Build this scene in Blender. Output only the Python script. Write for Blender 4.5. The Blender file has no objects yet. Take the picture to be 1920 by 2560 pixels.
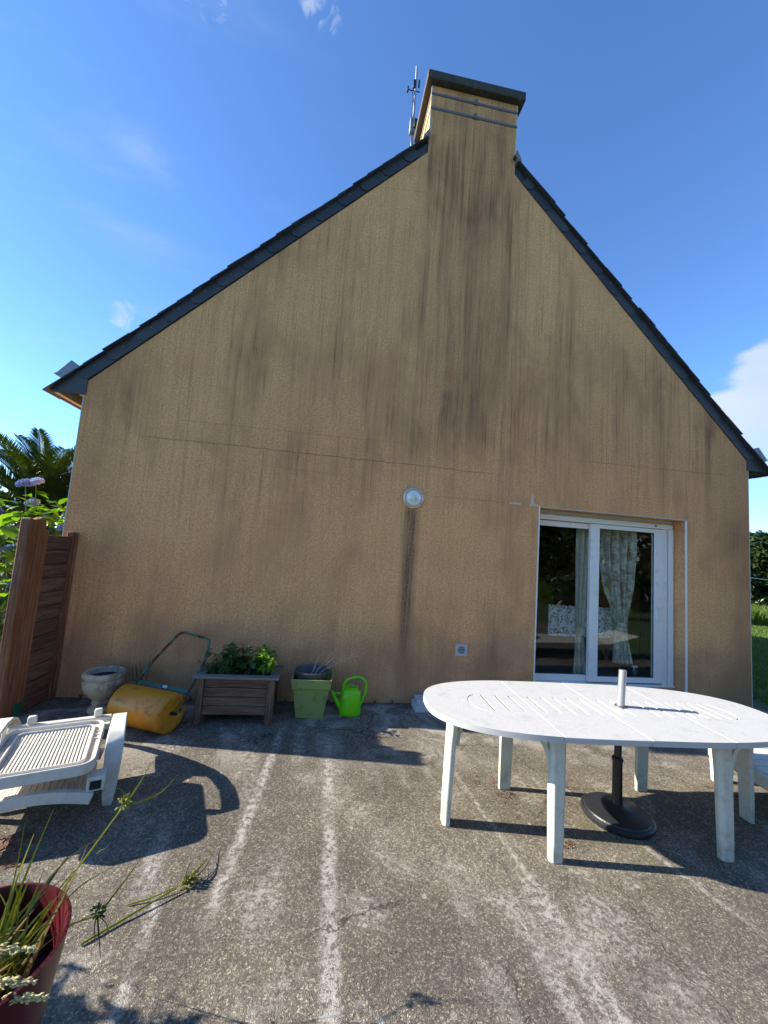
import bpy, bmesh, math, random
from mathutils import Vector, Matrix, Euler
R = math.radians
random.seed(7)
sc = bpy.context.scene
col = sc.collection

# ------------------------------------------------------------------ camera
cam_d = bpy.data.cameras.new('camera'); cam = bpy.data.objects.new('camera', cam_d); col.objects.link(cam)
sc.camera = cam
cam_d.sensor_fit = 'VERTICAL'; cam_d.sensor_height = 24.0; cam_d.sensor_width = 18.0
cam_d.lens = 980 / 2560 * 24.0
cam_d.clip_start = 0.02; cam_d.clip_end = 3000
YAW, PIT, ROL = R(-7.97), R(5.51), R(4.10)
fw = Vector((-math.sin(YAW) * math.cos(PIT), math.cos(YAW) * math.cos(PIT), math.sin(PIT)))
rt = Vector((math.cos(YAW), math.sin(YAW), 0)); up = rt.cross(fw)
rt2 = rt * math.cos(ROL) + up * math.sin(ROL); up2 = up * math.cos(ROL) - rt * math.sin(ROL)
cam.matrix_world = Matrix(((rt2.x, up2.x, -fw.x, 0), (rt2.y, up2.y, -fw.y, -4.1), (rt2.z, up2.z, -fw.z, 1.546), (0, 0, 0, 1)))

# ------------------------------------------------------------------ sun, sky, exposure
SUN_TRAVEL = Vector((1.0, -0.165, -0.5)).normalized()
to_sun = -SUN_TRAVEL
SUN_EL = math.asin(to_sun.z); SUN_AZ = math.atan2(to_sun.x, to_sun.y)
sd = bpy.data.lights.new('sun', 'SUN'); so = bpy.data.objects.new('sun', sd); col.objects.link(so)
sd.energy = 4.1; sd.angle = R(0.53); sd.color = (1.0, 0.93, 0.82)
so.rotation_euler = SUN_TRAVEL.to_track_quat('-Z', 'Y').to_euler(); so.location = (-20, 5, 15)
sc.view_settings.view_transform = 'Standard'; sc.view_settings.look = 'None'
sc.view_settings.gamma = 1.0; sc.view_settings.use_curve_mapping = False
sc.view_settings.exposure = 1.75

# ------------------------------------------------------------------ node helper
class NT:
    def __init__(s, tree): s.t = tree; s.L = tree.links
    def n(s, typ, **kw):
        x = s.t.nodes.new(typ)
        for k, v in kw.items(): setattr(x, k, v)
        return x
    def put(s, inp, v):
        if hasattr(v, 'is_output'): s.L.new(v, inp)
        elif v is not None: inp.default_value = v
    def m(s, op, a, b=None, c=None, clamp=False):
        x = s.n('ShaderNodeMath', operation=op); x.use_clamp = clamp
        s.put(x.inputs[0], a)
        if b is not None: s.put(x.inputs[1], b)
        if c is not None: s.put(x.inputs[2], c)
        return x.outputs[0]
    def add(s, a, b): return s.m('ADD', a, b)
    def mul(s, a, b): return s.m('MULTIPLY', a, b)
    def sub(s, a, b): return s.m('SUBTRACT', a, b)
    def ss(s, v, lo, hi):                                     # smoothstep from 0 at lo to 1 at hi
        x = s.n('ShaderNodeMapRange', interpolation_type='SMOOTHSTEP')
        s.put(x.inputs[0], v); s.put(x.inputs[1], lo); s.put(x.inputs[2], hi)
        return x.outputs[0]
    def noise(s, vec, scale, detail=3, rough=0.55, dist=0.0, col=False):
        x = s.n('ShaderNodeTexNoise'); s.put(x.inputs['Vector'], vec)
        x.inputs['Scale'].default_value = scale; x.inputs['Detail'].default_value = detail
        x.inputs['Roughness'].default_value = rough; x.inputs['Distortion'].default_value = dist
        return x.outputs['Color' if col else 'Fac']
    def vor(s, vec, scale, feature='F1', out='Distance'):
        x = s.n('ShaderNodeTexVoronoi', feature=feature); s.put(x.inputs['Vector'], vec)
        x.inputs['Scale'].default_value = scale
        return x.outputs[out]
    def vmul(s, vec, k):
        x = s.n('ShaderNodeVectorMath', operation='MULTIPLY'); s.put(x.inputs[0], vec); x.inputs[1].default_value = k
        return x.outputs[0]
    def sep(s, vec):
        x = s.n('ShaderNodeSeparateXYZ'); s.put(x.inputs[0], vec); return x.outputs
    def comb(s, x_, y_, z_):
        x = s.n('ShaderNodeCombineXYZ'); s.put(x.inputs[0], x_); s.put(x.inputs[1], y_); s.put(x.inputs[2], z_); return x.outputs[0]
    def mix(s, f, a, b, blend='MIX'):
        x = s.n('ShaderNodeMix', data_type='RGBA', blend_type=blend)
        s.put(x.inputs[0], f)
        for i, v in ((6, a), (7, b)):
            s.put(x.inputs[i], v if hasattr(v, 'is_output') else (tuple(v) + (1,) if len(v) == 3 else v))
        return x.outputs[2]
    def ramp(s, f, stops):
        x = s.n('ShaderNodeValToRGB'); s.put(x.inputs[0], f); e = x.color_ramp.elements
        while len(e) < len(stops): e.new(0.5)
        for i, (p, c) in enumerate(stops):
            e[i].position = p; e[i].color = tuple(c) + (1,) if len(c) == 3 else c
        return x.outputs[0]
    def bump(s, h, strength=0.3, dist=0.01):
        x = s.n('ShaderNodeBump'); s.put(x.inputs['Height'], h)
        x.inputs['Strength'].default_value = strength; x.inputs['Distance'].default_value = dist
        return x.outputs[0]

def newmat(name):
    m = bpy.data.materials.new(name); m.use_nodes = True
    t = NT(m.node_tree); b = m.node_tree.nodes['Principled BSDF']
    return m, t, b
def pos(t): return t.n('ShaderNodeNewGeometry').outputs['Position']
def objc(t): return t.n('ShaderNodeTexCoord').outputs['Object']
def objrand(t): return t.n('ShaderNodeObjectInfo').outputs['Random']

# ------------------------------------------------------------------ sky with a few clouds
w = bpy.data.worlds.new('World'); sc.world = w; w.use_nodes = True
t = NT(w.node_tree); bg = w.node_tree.nodes['Background']
sky = t.n('ShaderNodeTexSky', sky_type='NISHITA'); sky.sun_disc = False
sky.sun_elevation = SUN_EL; sky.sun_rotation = SUN_AZ % (2 * math.pi)
sky.altitude = 0; sky.air_density = 1.0; sky.dust_density = 0.0; sky.ozone_density = 3.0
dirv = t.n('ShaderNodeTexCoord').outputs['Generated']
dx, dy, dz = t.sep(dirv)
# thin high cloud, everywhere the same
inv = t.m('DIVIDE', 1.0, t.m('MAXIMUM', t.add(dz, 0.12), 0.05))
pl = t.comb(t.mul(dx, inv), t.mul(dy, inv), 0.0)
ci = t.noise(t.vmul(pl, (1.3, 3.2, 1)), 1.1, 6, 0.6, 0.8)
cirr = t.mul(t.ss(ci, 0.50, 0.90), t.mul(t.ss(dx, 0.15, -0.35), 0.34))
puff = t.mul(t.ss(t.noise(t.vmul(pl, (1, 1.2, 1)), 4.2, 5, 0.62, 0.3), 0.70, 0.78), 0.35)
# heaped cloud low over the horizon, in banks
bank = t.noise(t.vmul(dirv, (2.3, 2.3, 5.0)), 1.9, 6, 0.55, 0.2)
def lobe(c, w0, w1):
    v = Vector(c).normalized()
    d = t.n('ShaderNodeVectorMath', operation='DOT_PRODUCT'); t.put(d.inputs[0], dirv); d.inputs[1].default_value = v
    return t.ss(d.outputs['Value'], math.cos(w0), math.cos(w1))
lb = t.m('MAXIMUM', lobe((0.77, 0.57, 0.265), 0.21, 0.05), lobe((0.84, 0.50, 0.10), 0.08, 0.01))
lb = t.m('MAXIMUM', lb, lobe((0.60, -0.75, 0.2), 0.5, 0.1))
heap = t.ss(t.add(lb, t.mul(t.sub(bank, 0.5), 2.6)), 0.58, 1.05)
heap = t.mul(heap, t.ss(dz, 0.13, 0.29))
tuft = t.noise(t.vmul(dirv, (1, 1, 1)), 26.0, 5, 0.6, 0.6)
tl = t.m('MAXIMUM', lobe((-.435, .796, .42), .050, .0), t.m('MAXIMUM', lobe((-.243, .551, .81), .06, .0), lobe((-.08, .544, .85), .06, .0)))
puff = t.m('MAXIMUM', puff, t.mul(t.ss(t.add(t.mul(tl, .35), t.sub(tuft, .5)), .26, .52), .55))
cl = t.m('MAXIMUM', t.m('MAXIMUM', cirr, puff), t.mul(heap, 0.88))
shade = t.noise(t.vmul(dirv, (1, 1, 1.6)), 7.0, 4, 0.5)
ccol = t.mix(shade, (1.9, 2.35, 3.1), (3.1, 3.4, 3.8))
skyc = t.mix(1.0, sky.outputs[0], (0.63, 0.83, 1.09), 'MULTIPLY')
t.L.new(t.mix(cl, skyc, ccol), bg.inputs['Color'])
bg.inputs['Strength'].default_value = 0.086

# ------------------------------------------------------------------ geometry helpers
class MB:
    def __init__(s): s.v = []; s.f = []
    def poly(s, vs, fs):
        o = len(s.v); s.v += [tuple(v) for v in vs]; s.f += [tuple(i + o for i in f) for f in fs]; return s
    def box(s, c, d, M=None):
        x, y, z = d[0] / 2, d[1] / 2, d[2] / 2
        vs = [Vector((a * x, b * y, e * z)) for a in (-1, 1) for b in (-1, 1) for e in (-1, 1)]
        if M is not None: vs = [M @ v for v in vs]
        c = Vector(c)
        return s.poly([v + c for v in vs], [(0, 1, 3, 2), (4, 6, 7, 5), (0, 4, 5, 1), (2, 3, 7, 6), (0, 2, 6, 4), (1, 5, 7, 3)])
    def bx(s, x0, x1, y0, y1, z0, z1):
        return s.box(((x0 + x1) / 2, (y0 + y1) / 2, (z0 + z1) / 2), (abs(x1 - x0), abs(y1 - y0), abs(z1 - z0)))
    def prism(s, pts, a, b):
        """pts: list of 3-D points of a planar outline; extruded from offset a to offset b (vectors)"""
        n = len(pts); a = Vector(a); b = Vector(b)
        vs = [Vector(p) + a for p in pts] + [Vector(p) + b for p in pts]
        fs = [tuple(range(n))[::-1], tuple(range(n, 2 * n))] + [(i, (i + 1) % n, n + (i + 1) % n, n + i) for i in range(n)]
        return s.poly(vs, fs)
    def tube(s, path, r, n=8, cap=True):
        path = [Vector(p) for p in path]; k = len(path)
        rr = r if isinstance(r, (list, tuple)) else [r] * k
        d0 = (path[1] - path[0]).normalized()
        a = d0.orthogonal().normalized(); vs = []
        for i, p in enumerate(path):
            d = (path[min(i + 1, k - 1)] - path[max(i - 1, 0)])
            d = d.normalized() if d.length > 1e-9 else d0
            a = (a - d * a.dot(d)).normalized(); b = d.cross(a)
            for j in range(n):
                th = 2 * math.pi * j / n
                vs.append(p + (a * math.cos(th) + b * math.sin(th)) * rr[i])
        fs = [(i * n + j, i * n + (j + 1) % n, (i + 1) * n + (j + 1) % n, (i + 1) * n + j) for i in range(k - 1) for j in range(n)]
        if cap: fs += [tuple(range(n))[::-1], tuple(range((k - 1) * n, k * n))]
        return s.poly(vs, fs)
    def ribbon(s, path, wid, side, thick=0.0015):
        """flat strip along path; side = unit vector of its width"""
        path = [Vector(p) for p in path]; k = len(path); sd_ = Vector(side).normalized(); vs = []
        for i, p in enumerate(path):
            ww = wid[i] if isinstance(wid, (list, tuple)) else wid
            d = (path[min(i + 1, k - 1)] - path[max(i - 1, 0)]).normalized()
            nn = d.cross(sd_).normalized() * thick / 2
            vs += [p - sd_ * ww / 2 - nn, p + sd_ * ww / 2 - nn, p + sd_ * ww / 2 + nn, p - sd_ * ww / 2 + nn]
        fs = [(i * 4 + j, i * 4 + (j + 1) % 4, i * 4 + 4 + (j + 1) % 4, i * 4 + 4 + j) for i in range(k - 1) for j in range(4)]
        fs += [(3, 2, 1, 0), tuple((k - 1) * 4 + j for j in range(4))]
        return s.poly(vs, fs)
    def lathe(s, prof, n=32, c=(0, 0, 0), f=None, M=None):
        """prof: (radius, z) list from the outside bottom, closed at both ends when radius is 0"""
        c = Vector(c); vs = []; k = len(prof)
        for (r, z) in prof:
            for j in range(n):
                th = 2 * math.pi * j / n; q = r * (f(th, z) if f else 1)
                p = Vector((q * math.cos(th), q * math.sin(th), z))
                if M is not None: p = M @ p
                vs.append(p + c)
        fs = [(i * n + j, i * n + (j + 1) % n, (i + 1) * n + (j + 1) % n, (i + 1) * n + j) for i in range(k - 1) for j in range(n)]
        fs += [tuple(range(n))[::-1], tuple(range((k - 1) * n, k * n))]
        return s.poly(vs, fs)
    def mesh(s, name, mat, origin=(0, 0, 0), smooth=35):
        o = Vector(origin); me = bpy.data.meshes.new(name)
        me.from_pydata([tuple(Vector(v) - o) for v in s.v], [], s.f); me.update()
        bm = bmesh.new(); bm.from_mesh(me); bmesh.ops.recalc_face_normals(bm, faces=bm.faces) if len(s.f) < 60000 else None
        bm.to_mesh(me); bm.free()
        if smooth:
            me.shade_smooth(); me.set_sharp_from_angle(angle=R(smooth))
        me.materials.append(mat)
        return me

def link(o, parent=None):
    col.objects.link(o)
    if parent is not None: o.parent = parent
    return o
def part(parent, name, mb, mat, smooth=35, bevel=0, center=True, label=None, kind=None):
    """mb is in the parent's local frame (or world for a top-level mesh); the origin goes to the piece's middle"""
    if center:
        lo = [min(v[i] for v in mb.v) for i in range(3)]; hi = [max(v[i] for v in mb.v) for i in range(3)]
        c = Vector([(a + b) / 2 for a, b in zip(lo, hi)])
    else: c = Vector((0, 0, 0))
    base = c - parent['_off'] if (parent is not None and '_off' in parent) else c
    o = bpy.data.objects.new(name, mb.mesh(name, mat, c, smooth)); o.location = c
    link(o, parent)
    if parent is not None and parent.type == 'MESH': o.location = c - parent_origin(parent)
    ORG[o.name] = c
    if bevel:
        b = o.modifiers.new('bevel', 'BEVEL'); b.width = bevel; b.segments = 2; b.limit_method = 'ANGLE'; b.angle_limit = R(40)
    if label: o['label'] = label
    if kind: o['kind'] = kind
    return o
ORG = {}
def parent_origin(p): return ORG.get(p.name, Vector((0, 0, 0)))
def piece(parent, name, me, loc=(0, 0, 0), rot=(0, 0, 0), scale=1, label=None):
    """one more object that shares the mesh me"""
    o = bpy.data.objects.new(name, me); link(o, parent)
    o.location = Vector(loc) - (parent_origin(parent) if parent is not None and parent.type == 'MESH' else Vector((0, 0, 0)))
    if isinstance(rot, Matrix): o.rotation_euler = rot.to_euler()
    else: o.rotation_euler = rot
    o.scale = (scale,) * 3 if not isinstance(scale, (tuple, list)) else scale
    if label: o['label'] = label
    return o
def thing(name, label, cat, loc=(0, 0, 0), rz=0, group=None):
    o = bpy.data.objects.new(name, None); link(o); o.location = loc; o.rotation_euler = (0, 0, rz)
    o.empty_display_size = 0.1
    return tag(o, label, cat, group)
def tag(o, label, cat, group=None):
    o['label'] = label; o['category'] = cat
    if group: o['group'] = group
    return o
def struct(o, kind='structure'): o['kind'] = kind; return o

# ------------------------------------------------------------------ materials
def simple(name, c, rough=0.5, metal=0.0, var=0.12, scale=30, bumps=0.0, bscale=120, spec=None, dirt=None, dscale=9, dthr=(0.55, 0.72)):
    m, t, b = newmat(name); v = objc(t)
    nz = t.noise(v, scale, 4)
    lo = tuple(x * (1 - var) for x in c); hi = tuple(min(1, x * (1 + var)) for x in c)
    cc = t.mix(nz, lo, hi)
    if dirt:
        dd = t.ss(t.noise(v, dscale, 6, 0.65), *dthr)
        cc = t.mix(t.mul(dd, dirt[3]), cc, dirt[:3])
        t.L.new(t.add(rough * 0.9, t.mul(dd, 0.25)), b.inputs['Roughness'])
    else: b.inputs['Roughness'].default_value = rough
    t.L.new(cc, b.inputs['Base Color'])
    b.inputs['Metallic'].default_value = metal
    if spec is not None: b.inputs['Specular IOR Level'].default_value = spec
    if bumps: t.L.new(t.bump(t.noise(v, bscale, 4), bumps, 0.004), b.inputs['Normal'])
    return m

def leafmat(name, c1, c2, trans=0.35, rough=0.45, tint=None, scale=14):
    m, t, b = newmat(name)
    f = t.add(t.mul(t.noise(pos(t), scale, 3), 0.7), t.mul(objrand(t), 0.35))
    c = t.mix(t.ss(f, 0.28, 0.75), c1, c2)
    t.L.new(c, b.inputs['Base Color']); b.inputs['Roughness'].default_value = rough
    b.inputs['Specular IOR Level'].default_value = 0.4
    tr = t.n('ShaderNodeBsdfTranslucent')
    t.L.new(t.mix(1.0, c, tint or (1.6, 1.5, 0.6), 'MULTIPLY'), tr.inputs['Color'])
    mx = t.n('ShaderNodeMixShader'); mx.inputs[0].default_value = trans
    t.L.new(b.outputs[0], mx.inputs[1]); t.L.new(tr.outputs[0], mx.inputs[2])
    t.L.new(mx.outputs[0], m.node_tree.nodes['Material Output'].inputs['Surface'])
    return m

def render_mat():
    """rough-cast render, rain streaked: world x is along the gable, z is height"""
    m, t, b = newmat('rendered_wall'); P = pos(t); x, y, z = t.sep(P)
    big = t.noise(P, 0.55, 4, 0.5); med = t.noise(P, 3.0, 5, 0.6)
    base = t.mix(t.ss(t.add(t.mul(big, 0.65), t.mul(med, 0.35)), 0.36, 0.66), (0.71, 0.352, 0.158), (0.81, 0.420, 0.180))
    # warm ochre and pink blotches of the two coats
    base = t.mix(t.mul(t.ss(t.noise(P, 1.1, 3), 0.5, 0.7), 0.35), base, (0.74, 0.330, 0.172))
    gr = t.noise(P, 48, 5, 0.75); gr2 = t.noise(P, 120, 3, 0.7)
    grain = t.add(t.mul(gr, 0.5), t.mul(gr2, 0.5))
    base = t.mix(1.0, base, t.ramp(grain, [(0.34, (0.45, 0.45, 0.46)), (0.50, (1.0, 1.0, 1.0)), (0.66, (1.45, 1.44, 1.40))]), 'MULTIPLY')
    patch = t.noise(t.vmul(P, (0.9, 1, 0.75)), 1.25, 3, 0.55)
    wx = t.add(x, t.mul(t.sub(t.noise(t.vmul(P, (2.5, 1, 0.9)), 2.0, 2), 0.5), 0.12))
    # rain streaks: long in z, narrow in x, several widths
    s1 = t.noise(t.comb(t.mul(wx, 10.0), 0.0, t.mul(z, 0.26)), 1.0, 5, 0.62)
    s2 = t.noise(t.comb(t.mul(x, 40.0), 3.0, t.mul(z, 0.75)), 1.0, 6, 0.72)
    hi = t.ss(z, 1.0, 3.2)
    st = t.mul(t.ss(s1, 0.47, 0.78), t.ss(patch, 0.32, 0.66))
    st = t.add(t.mul(st, 0.70), t.mul(t.mul(t.ss(s2, 0.46, 0.72), t.ss(patch, 0.22, 0.70)), 0.70))
    st = t.mul(st, t.add(0.42, t.mul(hi, 0.50)))
    s3 = t.noise(t.comb(t.mul(x, 85.0), 7.0, t.mul(z, 1.1)), 1.0, 5, 0.7)
    base = t.mix(1.0, base, t.ramp(t.add(t.mul(s3, 0.7), t.mul(patch, 0.3)), [(0.36, (0.90, 0.90, 0.905)), (0.52, (1.02, 1.02, 1.02)), (0.68, (1.09, 1.08, 1.07))]), 'MULTIPLY')
    # individual runs: x, top, bottom, half width, strength
    runs = [(1.40, 6.9, 3.4, .085, .75), (1.50, 4.6, 2.6, .05, .5), (1.85, 6.3, 3.6, .10, .65), (1.95, 4.3, 1.3, .05, .6), (0.86, 5.4, 2.9, .07, .6),
            (1.05, 6.6, 4.6, .09, .55), (0.92, 4.1, 2.5, .06, .6), (-0.91, 4.1, 3.0, .05, .6), (-0.42, 3.9, 2.9, .10, .55), (-1.07, 3.9, 0.6, .032, .62),
            (-1.06, 2.75, 2.1, .035, .6), (-1.0, 3.9, 3.2, .14, .38), (-0.06, 5.5, 3.7, .035, .6), (0.43, 5.8, 3.9, .04, .45), (2.50, 5.6, 3.0, .045, .65), (2.66, 5.2, 2.9, .06, .6),
            (2.57, 3.7, 2.6, .20, .42), (2.9, 4.3, 2.9, .04, .5), (3.37, 4.5, 2.4, .035, .5), (3.85, 4.2, 2.2, .06, .75), (4.06, 4.1, 2.4, .045, .6),
            (4.50, 3.6, 2.0, .05, .55), (1.99, 3.4, 2.15, .022, .75), (0.33, 4.3, 2.8, .035, .5), (-0.69, 5.0, 4.1, .03, .5), (-1.35, 4.2, 3.2, .04, .5),
            (-2.07, 3.4, 2.3, .05, .5), (1.40, 1.76, 1.5, .015, .6), (-1.65, 2.3, 1.2, .02, .4), (1.2, 7.05, 5.6, .08, .5), (1.72, 7.0, 5.2, .07, .55), (0.60, 5.7, 3.3, .09, .4)]
    wob = t.mul(t.sub(t.noise(t.comb(0.0, 0.0, z), 5.0, 3), 0.5), 0.05)
    brk = t.mul(t.ss(t.add(s2, t.mul(s1, 0.6)), 0.55, 1.0), t.ss(gr, 0.40, 0.58))
    tot = None
    for (rx, zt, zb, hw, k) in runs:
        d = t.m('ABSOLUTE', t.sub(t.add(x, wob), rx))
        a = t.ss(d, hw * 1.7, 0.0)
        a = t.mul(a, t.mul(t.ss(z, zt + 0.15, zt - 0.5), t.ss(z, zb - 0.5, zb + 0.7)))
        a = t.mul(a, k * .68)
        tot = a if tot is None else t.m('MAXIMUM', tot, a)
    st = t.add(st, t.mul(tot, t.add(0.16, t.mul(brk, 0.85))))
    # broad soot below the chimney, grime along the floor slab line, cloudy dirt everywhere
    n7 = t.noise(t.vmul(P, (7, 1, 0.5)), 1.0, 5, 0.6)
    ch = t.mul(t.ss(t.m('ABSOLUTE', t.sub(t.add(x, t.mul(t.sub(patch, 0.5), 0.6)), 1.42)), 0.85, 0.20), t.ss(z, 1.9, 4.2))
    st = t.add(st, t.mul(ch, t.add(0.27, t.mul(t.ss(n7, 0.35, 0.7), 0.32))))
    slab = t.mul(t.ss(t.m('ABSOLUTE', t.sub(t.add(z, t.mul(t.sub(s1, 0.5), 0.8)), 3.42)), 0.42, 0.05), t.ss(t.noise(t.comb(t.mul(x, 1.5), 2.0, t.mul(z, 0.5)), 1.0, 4, 0.6), 0.40, 0.62))
    st = t.add(st, t.mul(slab, t.add(0.16, t.mul(t.ss(gr, 0.38, 0.60), 0.30))))
    cloudy = t.ss(t.noise(t.vmul(P, (1.0, 1, 0.55)), 1.7, 6, 0.62, 0.4), 0.45, 0.70)
    st = t.add(st, t.mul(cloudy, t.add(0.18, t.mul(t.ss(gr, 0.40, 0.60), 0.34))))
    edge = t.mul(t.ss(t.add(x, t.mul(t.sub(patch, 0.5), 1.0)), -1.75, -2.5), 0.26)
    edge2 = t.mul(t.ss(t.add(x, t.mul(t.sub(patch, 0.5), 1.0)), 4.2, 5.1), 0.30)
    st = t.add(st, t.add(edge, edge2))
    red = t.ss(t.noise(t.vmul(P, (2.2, 1, 0.7)), 1.0, 3), 0.46, 0.60)
    stc = t.mix(red, (0.20, 0.225, 0.30), (0.255, 0.185, 0.27))
    c = t.mix(1.0, base, t.mix(t.m('MINIMUM', t.mul(st, 0.80), 0.84), (1.0, 1.0, 1.0), stc), 'MULTIPLY')
    # soaked run under the lamp
    ld = t.m('ABSOLUTE', t.sub(t.add(x, wob), t.add(0.872, t.mul(t.sub(z, 2.0), -0.004))))
    lw = t.add(0.085, t.mul(t.noise(t.comb(0.0, 9.0, z), 2.0, 3), 0.035))
    lamp = t.mul(t.ss(ld, t.mul(lw, 1.25), 0.0), t.mul(t.ss(z, 2.06, 1.96), t.ss(z, -0.1, 1.1)))
    lamp = t.mul(lamp, t.add(0.30, t.mul(t.ss(t.add(t.mul(gr, 0.6), t.mul(t.noise(t.comb(t.mul(x, 40.0), 1.0, t.mul(z, 2.0)), 1.0, 4, 0.6), 0.4)), 0.36, 0.62), 0.75)))
    c = t.mix(t.m('MINIMUM', lamp, 0.88), c, (0.066, 0.054, 0.045))
    # halo of grime around the lamp
    # splashed band near the paving, broken up by noise, and pale worn scallops
    sp = t.mul(t.ss(t.add(z, t.mul(t.sub(med, 0.5), 1.2)), 1.05, 0.05), t.add(0.32, t.mul(t.noise(P, 8, 5, 0.7), 0.5)))
    c = t.mix(t.mul(sp, 0.8), c, (0.210, 0.130, 0.085))
    fan = t.m('POWER', t.add(t.m('POWER', t.sub(x, -0.02), 2.0), t.m('POWER', t.sub(z, 0.40), 2.0)), 0.5)
    fanm = t.mul(t.ss(t.m('ABSOLUTE', t.sub(fan, 0.275)), 0.03, 0.0), t.mul(t.ss(z, 0.42, 0.5), t.ss(t.noise(P, 30, 3), 0.35, 0.6)))
    c = t.mix(t.mul(fanm, 0.28), c, (0.62, 0.40, 0.26))
    pale = t.ss(t.noise(P, 2.1, 5, 0.6, 0.7), 0.60, 0.66)
    c = t.mix(t.mul(t.mul(pale, t.ss(z, 0.95, 0.35)), 0.22), c, (0.60, 0.38, 0.24))
    # hairline cracks: z level, x from, x to, half width, strength
    cw = t.add(t.mul(t.sub(t.noise(t.comb(x, 0.0, 0.0), 6.0, 5, 0.7), 0.5), 0.05), t.mul(t.sub(t.noise(t.comb(x, 4.0, 0.0), 0.9, 2), 0.5), 0.03))
    cr = None
    for (cz, x0, x1, hw, k, sl) in [(2.487, -2.0, 1.9, .0075, .75, -.006), (2.705, -1.7, 0.9, .005, .45, .005), (2.705, 2.6, 5.0, .006, .6, .010), (2.163, 0.1, 0.78, .004, .45, 0),
                                   (2.166, 0.98, 2.3, .005, .6, 0), (5.63, 0.1, 0.9, .005, .5, .09), (6.09, 0.95, 1.8, .005, .6, .01), (4.14, -1.2, -0.6, .005, .3, 0), (2.3, -0.95, 0.2, .004, .4, -.03)]:
        d = t.m('ABSOLUTE', t.sub(t.add(z, cw), t.add(cz, t.mul(x, sl))))
        a = t.mul(t.ss(d, hw, hw * 0.2), t.mul(t.ss(x, x0, x0 + 0.35), t.ss(x, x1, x1 - 0.3)))
        a = t.mul(a, k * .75); cr = a if cr is None else t.m('MAXIMUM', cr, a)
    cr = t.mul(cr, t.add(0.35, t.mul(t.noise(P, 9, 3), 1.1)))
    c = t.mix(t.m('MINIMUM', cr, 0.9), c, (0.06, 0.05, 0.038))
    # pale filler beside the door head
    fx = t.add(x, t.mul(t.sub(t.noise(P, 30, 2), 0.5), 0.03))
    f1 = t.mul(t.ss(t.m('ABSOLUTE', t.sub(fx, 2.25)), 0.016, 0.010), t.mul(t.ss(z, 2.165, 2.175), t.ss(z, 2.31, 2.25)))
    f2 = t.mul(t.ss(t.m('ABSOLUTE', t.sub(z, t.add(2.166, t.mul(t.sub(t.noise(P, 25, 2), 0.5), 0.02)))), 0.011, 0.006), t.ss(t.noise(t.comb(x, 0.0, 0.0), 9.0, 2), 0.45, 0.5))
    f2 = t.mul(f2, t.mul(t.ss(x, 1.93, 1.97), t.ss(x, 2.36, 2.33)))
    c = t.mix(t.mul(t.m('MAXIMUM', f1, f2), 0.85), c, (0.62, 0.57, 0.47))
    t.L.new(c, b.inputs['Base Color']); b.inputs['Roughness'].default_value = 0.95
    b.inputs['Specular IOR Level'].default_value = 0.15
    t.L.new(t.bump(grain, 0.6, 0.006), b.inputs['Normal'])
    return m

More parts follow.
